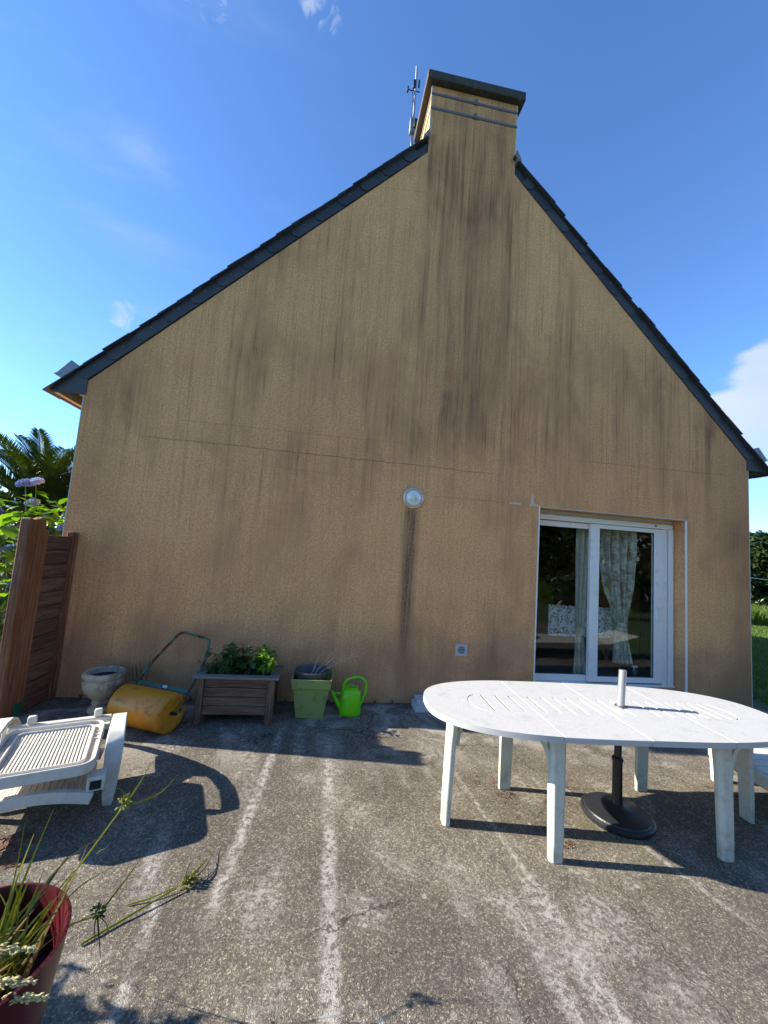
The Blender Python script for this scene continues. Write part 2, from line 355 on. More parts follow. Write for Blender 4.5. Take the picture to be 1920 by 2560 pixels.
def terrace_mat():
    """old washed-aggregate concrete with paler trails scrubbed along y"""
    m, t, b = newmat('aggregate_concrete'); P = pos(t); x, y, z = t.sep(P)
    Pd = t.n('ShaderNodeVectorMath', operation='ADD'); t.put(Pd.inputs[0], P); t.put(Pd.inputs[1], t.vmul(t.noise(P, 60, 2, col=True), (.012, .012, .012)))
    st = t.vor(Pd.outputs[0], 270, out='Color'); sv0 = t.sep(st)[0]; sd_ = t.vor(Pd.outputs[0], 270)
    sv = t.add(t.mul(sv0, 0.55), t.mul(t.sep(t.vor(Pd.outputs[0], 125, out='Color'))[1], 0.45))
    fine = t.noise(P, 160, 3, 0.7); mid = t.noise(P, 7, 5, 0.62); big = t.noise(P, 1.3, 4, 0.55)
    c = t.mix(t.ss(big, 0.35, 0.65), (0.122, 0.108, 0.084), (0.186, 0.165, 0.130))
    c = t.mix(t.mul(t.ss(mid, 0.4, 0.7), 0.5), c, (0.105, 0.092, 0.075))
    c = t.mix(1.0, c, t.ramp(sv, [(0.10, (0.50, 0.49, 0.48)), (0.45, (0.92, 0.90, 0.88)), (0.70, (1.25, 1.22, 1.18)), (0.88, (2.9, 2.8, 2.6))]), 'MULTIPLY')
    c = t.mix(t.mul(t.ss(fine, 0.5, 0.3), 0.55), c, (0.035, 0.031, 0.027))
    # olive tint in patches under the table
    mo = t.mul(t.ss(t.add(t.m('ABSOLUTE', t.sub(x, 1.7)), t.m('ABSOLUTE', t.add(y, 1.6))), 1.1, 0.2), t.ss(t.noise(P, 5, 5, 0.6), 0.42, 0.65))
    c = t.mix(t.mul(mo, 0.5), c, (0.115, 0.105, 0.045))
    # scrubbed trails: x at y=0, slope, half width, y from, y to, strength
    wv = t.mul(t.sub(t.noise(t.comb(0.0, t.mul(y, 1.0), 0.0), 4.0, 4), 0.5), 0.05)
    trails = [(0.145, .0, .036, -4.0, -0.6, 1.2), (-0.19, .07, .032, -2.4, -0.4, 1.05), (-0.12, -.04, .05, -1.25, -0.35, .75), (0.17, 0, .085, -1.5, -0.55, .6), (0.93, -.09, .016, -2.8, -0.8, .9), (0.42, -.02, .05, -1.5, -0.75, .5), (-0.45, -.06, .05, -1.7, -0.9, .5), (0.78, -.05, .03, -1.5, -0.9, .55), (0.60, -.06, .05, -2.9, -1.9, .4),
              (1.04, -.03, .06, -3.2, -2.0, .9), (0.88, -.04, .045, -3.3, -2.3, .8), (1.40, -.25, .018, -2.6, -1.2, .8), (-0.80, -.10, .025, -3.0, -2.0, 1.0), (-0.92, -.12, .05, -2.3, -1.6, .8),
              (0.62, -.03, .03, -1.6, -0.8, .35), (2.3, -.1, .02, -2.6, -1.3, .3), (0.38, 0, .02, -2.4, -1.6, .25)]
    tr = None
    for (x0, sl, hw, ya, yb, k) in trails:
        d = t.m('ABSOLUTE', t.sub(t.add(x, wv), t.add(x0, t.mul(y, sl))))
        a = t.mul(t.ss(d, hw * 1.5, hw * 0.3), t.mul(t.ss(y, ya, ya + 0.3), t.ss(y, yb, yb - 0.3)))
        a = t.mul(a, k); tr = a if tr is None else t.m('MAXIMUM', tr, a)
    rag = t.ss(t.add(t.mul(t.noise(P, 30, 6, 0.75), 0.7), t.mul(fine, 0.3)), 0.42, 0.60)
    tr = t.mul(tr, t.mul(t.mul(rag, t.ss(t.noise(P, 3.1, 4, 0.6), 0.28, 0.52)), 1.25))
    # lime bloom in patches
    bl = t.mul(t.ss(t.noise(P, 2.6, 6, 0.66, 0.5), 0.52, 0.66), t.ss(t.noise(P, 34, 4, 0.7), 0.40, 0.62))
    nearw = t.mul(t.ss(y, -1.5, -0.5), t.ss(t.noise(P, 2.2, 5, 0.6, 0.4), 0.50, 0.62))
    tr = t.m('MAXIMUM', tr, t.m('MAXIMUM', t.mul(bl, 0.68), t.mul(nearw, 0.70)))
    c = t.mix(t.m('MINIMUM', t.mul(tr, t.add(0.7, t.mul(sv, 0.4))), 0.85), c, (0.45, 0.42, 0.365))
    # wandering hairline cracks
    cp = t.n('ShaderNodeVectorMath', operation='ADD'); t.put(cp.inputs[0], P); t.put(cp.inputs[1], t.vmul(t.noise(P, 3.0, 5, 0.7, col=True), (.35, .35, 0)))
    ck = t.mul(t.ss(t.vor(cp.outputs[0], 0.9, 'DISTANCE_TO_EDGE'), 0.006, 0.0015), t.ss(t.noise(P, 0.9, 2), 0.46, 0.56))
    c = t.mix(t.mul(ck, 0.75), c, (0.030, 0.027, 0.022))
    # lichen discs
    li = t.mul(t.ss(t.vor(P, 9.0), 0.13, 0.09), t.ss(t.sep(t.vor(P, 9.0, out='Color'))[1], 0.80, 0.86))
    c = t.mix(t.mul(li, 0.6), c, (0.42, 0.41, 0.36))
    # dark line along the wall foot
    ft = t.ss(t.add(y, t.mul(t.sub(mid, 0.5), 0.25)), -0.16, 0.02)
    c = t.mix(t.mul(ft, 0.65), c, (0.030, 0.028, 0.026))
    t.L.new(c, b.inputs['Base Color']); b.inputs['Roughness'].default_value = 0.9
    b.inputs['Specular IOR Level'].default_value = 0.25
    h = t.add(t.mul(sd_, 0.9), t.mul(fine, 0.5))
    t.L.new(t.bump(h, 0.8, 0.005), b.inputs['Normal'])
    return m

def wood_mat(name, c1, c2, grey, gk=0.5, axis='z', scale=1.0):
    m, t, b = newmat(name); v = objc(t); r = objrand(t)
    k = {'x': (1.6, 34, 34), 'y': (34, 1.6, 34), 'z': (34, 34, 1.6)}[axis]
    off = t.n('ShaderNodeVectorMath', operation='ADD'); t.put(off.inputs[0], t.vmul(v, tuple(q * scale for q in k))); t.put(off.inputs[1], t.comb(t.mul(r, 37.0), t.mul(r, 91.0), t.mul(r, 53.0)))
    g = t.noise(off.outputs[0], 2.2, 5, 0.65, 0.6)
    c = t.mix(t.ss(g, 0.35, 0.66), c1, c2)
    wv = t.noise(off.outputs[0], 6.0, 4, 0.7)
    c = t.mix(t.mul(t.ss(wv, 0.55, 0.40), 0.5), c, tuple(q * 0.35 for q in c1))
    c = t.mix(1.0, c, t.ramp(r, [(0.0, (0.72, 0.72, 0.72)), (1.0, (1.25, 1.25, 1.25))]), 'MULTIPLY')
    gm = t.ss(t.add(t.mul(t.noise(off.outputs[0], 0.8, 5, 0.65), 0.6), t.mul(g, 0.4)), 0.46, 0.62)
    c = t.mix(t.mul(gm, gk), c, grey)
    kn = t.ss(t.vor(t.vmul(v, (5, 5, 5)), 1.3), 0.10, 0.05)
    c = t.mix(t.mul(kn, 0.7), c, (0.02, 0.013, 0.01))
    t.L.new(c, b.inputs['Base Color']); b.inputs['Roughness'].default_value = 0.75
    t.L.new(t.bump(t.add(g, t.mul(wv, 0.6)), 0.6, 0.004), b.inputs['Normal'])
    return m

def white_plastic(name, base=(0.70, 0.70, 0.68), dirt=(0.30, 0.29, 0.24), k=0.5, scale=16, clean_below=None, top_k=0.35):
    m, t, b = newmat(name); v = objc(t); P = pos(t)
    a = t.ss(t.noise(P, scale, 6, 0.7), 0.50, 0.72); fine = t.ss(t.noise(P, 90, 4, 0.7), 0.5, 0.72)
    f = t.m('MINIMUM', t.add(t.mul(a, k), t.mul(fine, top_k)), 0.9)
    if clean_below is not None:
        z = t.sep(P)[2]; f = t.mul(f, t.ss(z, clean_below - 0.002, clean_below))
    c = t.mix(f, base, dirt)
    mo = t.mul(t.ss(t.sep(P)[2], 0.22, 0.0), t.ss(t.noise(P, 11, 5, 0.65), 0.42, 0.62))
    c = t.mix(t.mul(mo, 0.55), c, (0.20, 0.21, 0.12))
    t.L.new(c, b.inputs['Base Color']); b.inputs['Roughness'].default_value = 0.55
    b.inputs['Specular IOR Level'].default_value = 0.35
    t.L.new(t.bump(t.noise(P, 140, 3), 0.12, 0.003), b.inputs['Normal'])
    return m

def glass_mat(name='window_glass', f0=0.036):
    m, t, b = newmat(name)
    gl = t.n('ShaderNodeBsdfGlossy'); gl.inputs['Roughness'].default_value = 0.0; gl.inputs['Color'].default_value = (0.92, 0.96, 0.95, 1)
    tp = t.n('ShaderNodeBsdfTransparent'); tp.inputs['Color'].default_value = (0.95, 0.965, 0.96, 1)
    gm = t.n('ShaderNodeNewGeometry'); dt = t.n('ShaderNodeVectorMath', operation='DOT_PRODUCT')
    t.put(dt.inputs[0], gm.outputs['Incoming']); t.put(dt.inputs[1], gm.outputs['Normal'])
    fr = t.add(f0, t.mul(t.m('POWER', t.sub(1.0, t.m('ABSOLUTE', dt.outputs['Value'])), 5.0), 0.9))
    nz = t.noise(pos(t), 3.0, 2); t.L.new(t.bump(nz, 0.03, 0.02), gl.inputs['Normal'])
    mx = t.n('ShaderNodeMixShader'); t.put(mx.inputs[0], fr)
    t.L.new(tp.outputs[0], mx.inputs[1]); t.L.new(gl.outputs[0], mx.inputs[2])
    t.L.new(mx.outputs[0], m.node_tree.nodes['Material Output'].inputs['Surface'])
    return m

M = {}
M['render'] = render_mat(); M['terrace'] = terrace_mat()
def slate_mat():
    m, t, b = newmat('slate'); v = pos(t); r = objrand(t)
    c = t.mix(t.noise(v, 9, 5, 0.65), (0.022, 0.023, 0.027), (0.046, 0.048, 0.056))
    c = t.mix(1.0, c, t.ramp(r, [(0.0, (0.70, 0.70, 0.72)), (1.0, (1.35, 1.33, 1.28))]), 'MULTIPLY')
    li = t.ss(t.noise(v, 30, 5, 0.7), 0.60, 0.70)
    c = t.mix(t.mul(li, 0.35), c, (0.13, 0.13, 0.11))
    t.L.new(c, b.inputs['Base Color']); b.inputs['Roughness'].default_value = 0.5
    t.L.new(t.bump(t.noise(v, 45, 5, 0.7), 0.35, 0.004), b.inputs['Normal'])
    return m
M['slate'] = slate_mat()
M['zinc'] = simple('zinc', (0.22, 0.235, 0.25), 0.5, 0.55, var=0.2, scale=8)
M['strap'] = simple('grey_strap', (0.13, 0.14, 0.15), 0.5, 0.3, var=0.15)
M['lead'] = simple('lead', (0.20, 0.20, 0.19), 0.65, 0.2, var=0.3, scale=20, bumps=0.5, bscale=40)
M['cap'] = simple('chimney_cap_concrete', (0.042, 0.041, 0.036), 0.95, var=0.55, scale=14, bumps=0.9, bscale=45, dirt=(0.20, 0.19, 0.15, 0.5), dscale=18)
M['soffit'] = simple('soffit_pvc', (0.86, 0.84, 0.72), 0.5, var=0.05)
M['white'] = simple('white_pvc', (0.82, 0.79, 0.74), 0.32, var=0.04, dirt=(0.42, 0.42, 0.38, 0.35), dscale=14)
M['bead'] = simple('pale_edge_bead', (0.52, 0.48, 0.42), 0.5, var=0.1)
M['rubber_and_gap'] = simple('black_seal_and_gap', (0.012, 0.012, 0.013), 0.5)
M['dark'] = simple('dark_void', (0.012, 0.012, 0.012), 0.9)
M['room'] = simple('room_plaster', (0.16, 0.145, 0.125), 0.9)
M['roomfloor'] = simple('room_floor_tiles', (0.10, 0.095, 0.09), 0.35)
M['glass'] = glass_mat(); M['lampglass'] = glass_mat('thick_moulded_glass', 0.12)
M['fence_red'] = wood_mat('stained_red_wood', (0.165, 0.048, 0.013), (0.290, 0.098, 0.026), (0.28, 0.20, 0.15), 0.35)
M['fence_plank'] = wood_mat('weathered_brown_plank', (0.115, 0.042, 0.020), (0.200, 0.080, 0.040), (0.26, 0.18, 0.12), 0.35, 'y')
M['planter_x'] = wood_mat('grey_brown_board', (0.110, 0.052, 0.026), (0.190, 0.098, 0.054), (0.25, 0.19, 0.14), 0.5, 'x')
M['planter_y'] = wood_mat('grey_brown_board_side', (0.105, 0.058, 0.034), (0.185, 0.115, 0.075), (0.27, 0.235, 0.20), 0.65, 'y')
M['planter_z'] = wood_mat('grey_brown_post', (0.095, 0.044, 0.022), (0.165, 0.084, 0.046), (0.22, 0.165, 0.12), 0.4, 'z')
M['rim'] = wood_mat('silvered_rim_board', (0.125, 0.105, 0.085), (0.20, 0.175, 0.145), (0.25, 0.23, 0.20), 0.6, 'x')
M['soil'] = simple('potting_soil', (0.018, 0.013, 0.010), 0.95, var=0.6, scale=60, bumps=1.0, bscale=90)
M['stone'] = simple('cast_stone', (0.43, 0.36, 0.25), 0.9, var=0.28, scale=18, bumps=0.7, bscale=70, dirt=(0.11, 0.09, 0.065, 0.75), dscale=10, dthr=(0.47, 0.68))
M['yellow'] = simple('scuffed_yellow_paint', (0.50, 0.205, 0.010), 0.42, var=0.12, scale=10, bumps=0.12, bscale=60, dirt=(0.24, 0.095, 0.018, 0.8), dscale=9, dthr=(0.52, 0.66))
def rusty():
    m, t, b = newmat('green_paint_over_rust'); v = objc(t)
    f = t.ss(t.noise(v, 8.5, 5, 0.6), 0.47, 0.50)
    c = t.mix(f, (0.030, 0.135, 0.075), t.mix(t.noise(v, 60, 4), (0.045, 0.016, 0.010), (0.11, 0.040, 0.020)))
    t.L.new(c, b.inputs['Base Color']); t.L.new(t.add(0.4, t.mul(f, 0.45)), b.inputs['Roughness'])
    return m
M['rusty'] = rusty()
M['green_bar'] = simple('green_paint', (0.020, 0.105, 0.056), 0.45, var=0.15, dirt=(0.06, 0.03, 0.02, 0.5), dthr=(0.62, 0.7))
M['sticker'] = simple('grey_paper', (0.5, 0.5, 0.52), 0.6)
M['lime'] = simple('bright_lime_plastic', (0.150, 0.560, 0.004), 0.33, var=0.05)
M['olive'] = simple('dull_green_plastic', (0.250, 0.300, 0.088), 0.45, var=0.06, dirt=(0.13, 0.14, 0.055, 0.75), dscale=9, dthr=(0.5, 0.68))
M['greypot'] = simple('grey_plastic', (0.075, 0.068, 0.062), 0.5, var=0.12, dirt=(0.06, 0.055, 0.05, 0.6))
M['redpot'] = simple('dark_red_glazed', (0.075, 0.006, 0.010), 0.38, var=0.1)
M['tabletop'] = white_plastic('grimy_white_tabletop', (0.465, 0.46, 0.44), (0.27, 0.265, 0.235), 0.34, 9, 0.6575, 0.55)
M['tableleg'] = white_plastic('mildewed_white_leg', (0.55, 0.54, 0.45), (0.27, 0.27, 0.18), 0.5, 14, None, 0.3)
M['lounger'] = white_plastic('old_white_resin', (0.60, 0.575, 0.50), (0.36, 0.32, 0.22), 0.45, 12, None, 0.18)
M['lounger_brown'] = white_plastic('tan_stained_resin', (0.62, 0.50, 0.38), (0.40, 0.24, 0.13), 0.7, 9, None, 0.2)
M['black'] = simple('black_resin', (0.016, 0.017, 0.019), 0.42, var=0.25, scale=40, bumps=0.35, bscale=160)
M['black_metal'] = simple('black_enamel', (0.014, 0.014, 0.016), 0.3)
M['greytube'] = simple('galvanised_tube', (0.36, 0.37, 0.39), 0.38, 0.6, var=0.1)
M['chrome'] = simple('bright_metal', (0.62, 0.58, 0.52), 0.4, 0.5, var=0.08)
M['lampwhite'] = simple('white_enamel', (0.94, 0.91, 0.84), 0.4)
M['bulb'] = simple('frosted_bulb', (0.72, 0.76, 0.58), 0.35)
M['whiteblock'] = simple('white_block', (0.45, 0.45, 0.44), 0.85, var=0.1, bumps=0.3)
M['lawn'] = simple('lawn_soil', (0.045, 0.085, 0.014), 0.9, var=0.4, scale=6)
M['bed'] = simple('garden_earth', (0.035, 0.026, 0.018), 0.95, var=0.5, scale=12, bumps=0.8)
M['grass'] = leafmat('grass_blades', (0.040, 0.085, 0.010), (0.105, 0.160, 0.026), 0.35, 0.5, scale=2)
M['hyd_leaf'] = leafmat('hydrangea_leaf', (0.045, 0.105, 0.012), (0.110, 0.200, 0.018), 0.5, 0.35, (1.9, 1.9, 0.5))
M['hyd_flower'] = leafmat('hydrangea_petal', (0.12, 0.18, 0.42), (0.44, 0.54, 0.76), 0.25, 0.6, (1, 1, 1.1), 55)
M['palm'] = leafmat('palm_frond', (0.048, 0.080, 0.018), (0.105, 0.148, 0.028), 0.42, 0.32, (2.0, 2.0, 0.6), 3)
M['palmrib'] = simple('palm_rib', (0.30, 0.31, 0.15), 0.4)
M['bark'] = simple('bark', (0.075, 0.058, 0.042), 0.95, var=0.45, scale=25, bumps=0.8)
M['darkleaf'] = leafmat('dark_tree_leaf', (0.018, 0.040, 0.010), (0.048, 0.090, 0.018), 0.3, 0.4, scale=2.5)
M['stem'] = simple('green_stem', (0.075, 0.13, 0.025), 0.5)
M['basil'] = leafmat('basil_leaf', (0.080, 0.170, 0.020), (0.16, 0.28, 0.035), 0.4, 0.35, (1.8, 1.8, 0.5), 30)
M['sage'] = leafmat('dark_herb_leaf', (0.026, 0.065, 0.020), (0.055, 0.105, 0.035), 0.3, 0.45, scale=30)
M['rosemary'] = leafmat('feathery_herb', (0.030, 0.065, 0.012), (0.070, 0.115, 0.020), 0.3, 0.5, scale=30)
M['sedge'] = leafmat('sedge_blade', (0.120, 0.170, 0.016), (0.240, 0.260, 0.026), 0.45, 0.4, (1.8, 1.7, 0.4), 9)
M['sedge_dry'] = leafmat('dry_sedge_blade', (0.28, 0.22, 0.06), (0.40, 0.26, 0.06), 0.35, 0.5, (1.2, 1.1, 0.6), 9)
M['seed'] = leafmat('sedge_seed', (0.20, 0.22, 0.035), (0.34, 0.34, 0.07), 0.3, 0.6, scale=60)
M['cream'] = leafmat('cream_grass_head', (0.42, 0.38, 0.18), (0.62, 0.57, 0.32), 0.35, 0.7, (1.2, 1.2, 0.9), 60)
M['twig'] = simple('pale_dry_twig', (0.42, 0.36, 0.27), 0.8, var=0.2)
M['litter'] = simple('brown_litter', (0.16, 0.075, 0.038), 0.9, var=0.6, scale=25)
M['litter_dark'] = simple('dark_leaf_litter', (0.018, 0.020, 0.012), 0.8, var=0.5, scale=25)
M['wire'] = simple('pale_line', (0.55, 0.56, 0.55), 0.5)

# ------------------------------------------------------------------ the ground
struct(part(None, 'lawn', MB().poly([(-400, -400, -.05), (400, -400, -.05), (400, 400, -.05), (-400, 400, -.05)], [(0, 1, 2, 3)]), M['lawn'], center=False))
tb = MB().bx(-2.47, 5.6, -6.2, 0.02, -.18, 0)
struct(part(None, 'terrace', tb, M['terrace'], center=False))
struct(part(None, 'garden_bed', MB().bx(-7, -2.475, -1.4, 4, -.2, -.01), M['bed'], center=False))

# ------------------------------------------------------------------ the house
HD = 5.9
house = thing('house', 'tan rendered house end with steep slate roof, wide chimney and white patio door', 'house')
XL, XR, CL, CR = -2.46, 5.09, 0.79, 1.87
DX0, DX1, DZ0, DZ1 = 2.34, 4.215, 0.17, 2.15
Y = lambda pts: [(a, 0, b) for a, b in pts]
wl = MB()
wl.prism(Y([(XL, 0), (DX0, 0), (DX0, 5.70), (CR, 6.17), (CL, 6.215), (XL, 2.965)]), (0, 0, 0), (0, .27, 0))
wl.prism(Y([(DX0, DZ1), (DX1, DZ1), (DX1, 3.825), (DX0, 5.70)]), (0, 0, 0), (0, .27, 0))
wl.prism(Y([(DX1, 0), (XR, 0), (XR, 2.95), (DX1, 3.825)]), (0, 0, 0), (0, .27, 0))
wl.prism(Y([(DX0, 0), (DX1, 0), (DX1, DZ0), (DX0, DZ0)]), (0, 0, 0), (0, .27, 0))
part(house, 'wall', wl, M['render'], smooth=0, center=False)
part(house, 'wall', MB().bx(XL, XL + .25, .27, HD - .25, 0, 2.9), M['render'], smooth=0)
part(house, 'wall', MB().bx(XR - .25, XR, .27, HD - .25, 0, 2.9), M['render'], smooth=0)
part(house, 'wall', MB().prism(Y([(XL, 0), (XR, 0), (XR, 2.95), (1.31, 6.70), (XL, 2.965)]), (0, HD - .25, 0), (0, HD, 0)), M['render'], smooth=0)
# chimney: front flush with the gable
ch = part(house, 'chimney', MB().prism(Y([(CL, 6.215), (CR, 6.17), (CR, 7.10), (CL, 7.10)]), (0, 0, 0), (0, .62, 0)), M['render'], smooth=0, center=False)
capb = MB()
capb.prism([(CL - .075, -.075, 7.10), (CR + .075, -.075, 7.10), (CR + .075, .70, 7.10), (CL - .075, .70, 7.10)], (0, 0, .002), (0, 0, .115))
capb.bx(CL - .055, CR + .055, -.05, .66, 7.217, 7.25)
cap = part(ch, 'chimney_cap', capb, M['cap'], bevel=.012)
for zz, nm in ((6.99, 'strap'), (6.80, 'strap')):
    s_ = MB(); hh = .029
    s_.bx(CL - .006, CR + .006, -.008, -.001, zz - hh / 2, zz + hh / 2)
    s_.bx(CL - .008, CL - .001, 0, .62, zz - hh / 2, zz + hh / 2); s_.bx(CR + .001, CR + .008, 0, .62, zz - hh / 2, zz + hh / 2)
    st_ = part(ch, nm, s_, M['strap'], smooth=0)
    part(ch, 'strap_clip', MB().bx(1.315, 1.355, -.026, -.009, zz - .030, zz + .035), M['strap'], bevel=.004)
for xx in (CL, CR):
    part(ch, 'corner_bead', MB().bx(xx - .007, xx + .007, -.004, .008, 6.35, 7.095), M['bead'], smooth=0)
# lead flashing where the roof meets the chimney
for sx, xx in ((-1, CL), (1, CR)):
    fl = MB(); z0 = xx + 5.635 if sx < 0 else 8.24 - xx; vs = []
    for i in range(13):                                         # a lumpy mortar and lead fillet in the angle
        y0 = -.05 + i * .058; a = .05 + random.uniform(-.012, .014); h = .065 + random.uniform(-.02, .02)
        vs += [(xx + sx * .001, y0, z0 - .07), (xx + sx * (a + .02), y0, z0 - a * .9 - .02), (xx + sx * a, y0, z0 - a * .6 + .02), (xx + sx * .001, y0, z0 + h)]
    fl.poly(vs, [(i * 4 + q, i * 4 + (q + 1) % 4, i * 4 + 4 + (q + 1) % 4, i * 4 + 4 + q) for i in range(12) for q in range(4)] + [(3, 2, 1, 0), (48, 49, 50, 51)])
    part(ch, 'lead_flashing', fl, M['lead'], smooth=0)

# roof slopes: s runs up the slope, n is its normal
OVER = .315
def slope(side):
    # lower edge of the verge band meets the wall on z = 5.432 + x (left) and z = 8.045 - x (right)
    if side < 0: o = Vector((XL - OVER, 0, 5.600 + XL - OVER)); u = Vector((1, 0, 1)).normalized(); n = Vector((-1, 0, 1)).normalized()
    else: o = Vector((XR + OVER, 0, 8.213 - XR - OVER)); u = Vector((-1, 0, 1)).normalized(); n = Vector((1, 0, 1)).normalized()
    return o, u, n
SL = (1.3065 - (XL - OVER)) * math.sqrt(2)
def course_mesh(y0, y1, name, ys=1):
    m_ = MB(); v = [(0, y0, .003), (.30, y0, -.009), (.30, y1, -.009), (0, y1, .003), (0, y0, .012), (.30, y0, .000), (.30, y1, .000), (0, y1, .012)]
    v = [(a, b_ * ys, c_) for a, b_, c_ in v]
    m_.poly(v, [(3, 2, 1, 0), (4, 5, 6, 7), (0, 1, 5, 4), (1, 2, 6, 5), (2, 3, 7, 6), (3, 0, 4, 7)])
    return m_.mesh(name, M['slate'], (0, 0, 0), 0)
COURSE = {q: course_mesh(.20, HD + .08, 'slate_course', q) for q in (1, -1)}
VSL = {q: [course_mesh(-.055 + d, .197, 'roof_slate', q) for d in (-.008, 0, .01)] for q in (1, -1)}
# verge slate with clipped corner, hung on the gable face; s along the slope, n up
def verge_mesh(length, name, ys=1):
    o_ = [(0, .112), (0, .038), (.040, .0), (length, .0), (length, .112)]
    return MB().prism([(a, 0, b) for a, b in o_], (0, -.005 * ys, 0), (0, .0, 0)).mesh(name, M['slate'], (0, 0, 0), 0)
VERGE = {q: verge_mesh(.385, 'verge_slate', q) for q in (1, -1)}
me_nail = MB().lathe([(.0, -.003), (.006, -.001), (.006, .0)], 8, M=Matrix.Rotation(R(90), 3, 'X')).mesh('nail', M['zinc'])
for side in (-1, 1):
    o, u, n = slope(side)
    dk = MB(); T = n * -.16
    smax = SL
    dk.prism([o + u * .05 + n * -.02, o + u * smax + n * -.02, o + u * (smax - .14) + n * -.16, o + u * .19 + n * -.16], (0, .012, 0), (0, HD + .05, 0))
    roof = part(house, 'roof', dk, M['slate'], smooth=0, center=False)
    ys = -side                                                  # the right slope is the left one mirrored
    rotM = Matrix((u, (0, ys, 0), n)).transposed(); me_course = COURSE[ys]; me_vs = VSL[ys]; me_verge = VERGE[ys]
    nc = int(SL / .215)
    for i in range(nc):
        s0 = i * .215
        if i * .215 + .3 > SL: break
        p = o + u * s0
        xw = p.x + u.x * .15
        if CL - .05 < xw < CR + .05:
            c_ = piece(roof, 'slate_course', me_course, p + Vector((0, .5, 0)), rotM)
            continue
        piece(roof, 'slate_course', me_course, p, rotM)
        jit = Vector((0, random.uniform(-.006, .006), 0)) + n * random.uniform(-.001, .006) + u * random.uniform(-.012, .012)
        piece(roof, 'roof_slate', random.choice(me_vs), p + jit, rotM)
    # the hung slates, from the eave box up to the chimney
    start = Vector((XL - .005, -.008, 2.972)) if side < 0 else Vector((XR + .005, -.008, 2.945))
    xend = CL if side < 0 else CR
    Lg = abs(xend - start.x) * math.sqrt(2)
    k = 0; s0 = 0.0
    while s0 < Lg - .05:
        ln = min(.33, Lg - s0)
        p = start + u * s0 + Vector((0, -.004, 0))
        me_ = me_verge if ln > .32 else verge_mesh(ln - .13, 'verge_slate', ys)
        tilt = Matrix.Rotation(R(1.5 * ys), 3, 'Z')
        vs_ = piece(house, 'verge_slate', me_, p, rotM @ tilt)
        if ln > .3:
            nl = piece(vs_, 'nail', me_nail); nl.location = (.17, -.006 * ys, .075)
        s0 += .33; k += 1
# eave boxes, soffits, zinc gutters standing on the slope, rafter-end slates
for side in (-1, 1):
    sx = side; xw = XL if side < 0 else XR
    pts = [(xw + .02 * -sx, 2.845), (xw + sx * .26, 2.838), (xw + sx * .295, 2.850), (xw + sx * .0, 3.135), (xw - sx * .03, 3.10), (xw - sx * .02, 2.97)]
    part(house, 'eave_board', MB().prism(Y(pts), (0, -.010, 0), (0, .010, 0)), M['slate'], smooth=0)
    part(house, 'soffit', MB().bx(xw + sx * .003, xw + sx * .262, .012, HD, 2.860, 2.868), M['slate'], smooth=0)
    for i in range(42):
        y0 = .014 + i * .138
        part(house, 'soffit_board', MB().bx(xw + sx * .014, xw + sx * .249, y0, y0 + .114, 2.850, 2.858), M['soffit'], smooth=0) if i == 0 and side < 0 else None
        if i == 0 and side < 0: me_sb = bpy.data.objects[list(ORG)[-1]].data
        elif i < 14: piece(house, 'soffit_board', me_sb, (xw + sx * .1315, y0 + .057, 2.854))
    part(house, 'fascia', MB().bx(xw + sx * .250, xw + sx * .268, .012, HD, 2.835, 2.868), M['soffit'], smooth=0)
    part(house, 'wall_trim', MB().bx(xw + sx * .002, xw + sx * .014, .012, HD, 2.835, 2.868), M['bead'], smooth=0)
    o, u, n = slope(side)
    g0 = o + u * .185
    prof = [g0 + n * .02, g0 + n * .085 - u * .01, g0 + n * .105 - u * .025, g0 + n * .110 - u * .022, g0 + n * .100 + u * .004, g0 + n * .118 + u * .18, g0 + n * .02 + u * .20]
    part(house, 'gutter', MB().prism([(p.x, 0, p.z) for p in prof], (0, -.02, 0), (0, HD, 0)), M['zinc'], smooth=0)
    part(house, 'corner_bead', MB().bx(xw - .004, xw + .004, -.003, .004, 0.02, 2.84), M['bead'], smooth=0)
part(house, 'ridge', MB().tube([(1.3065, .72, 6.99), (1.3065, HD + .08, 6.99)], .09, 10), M['slate'])
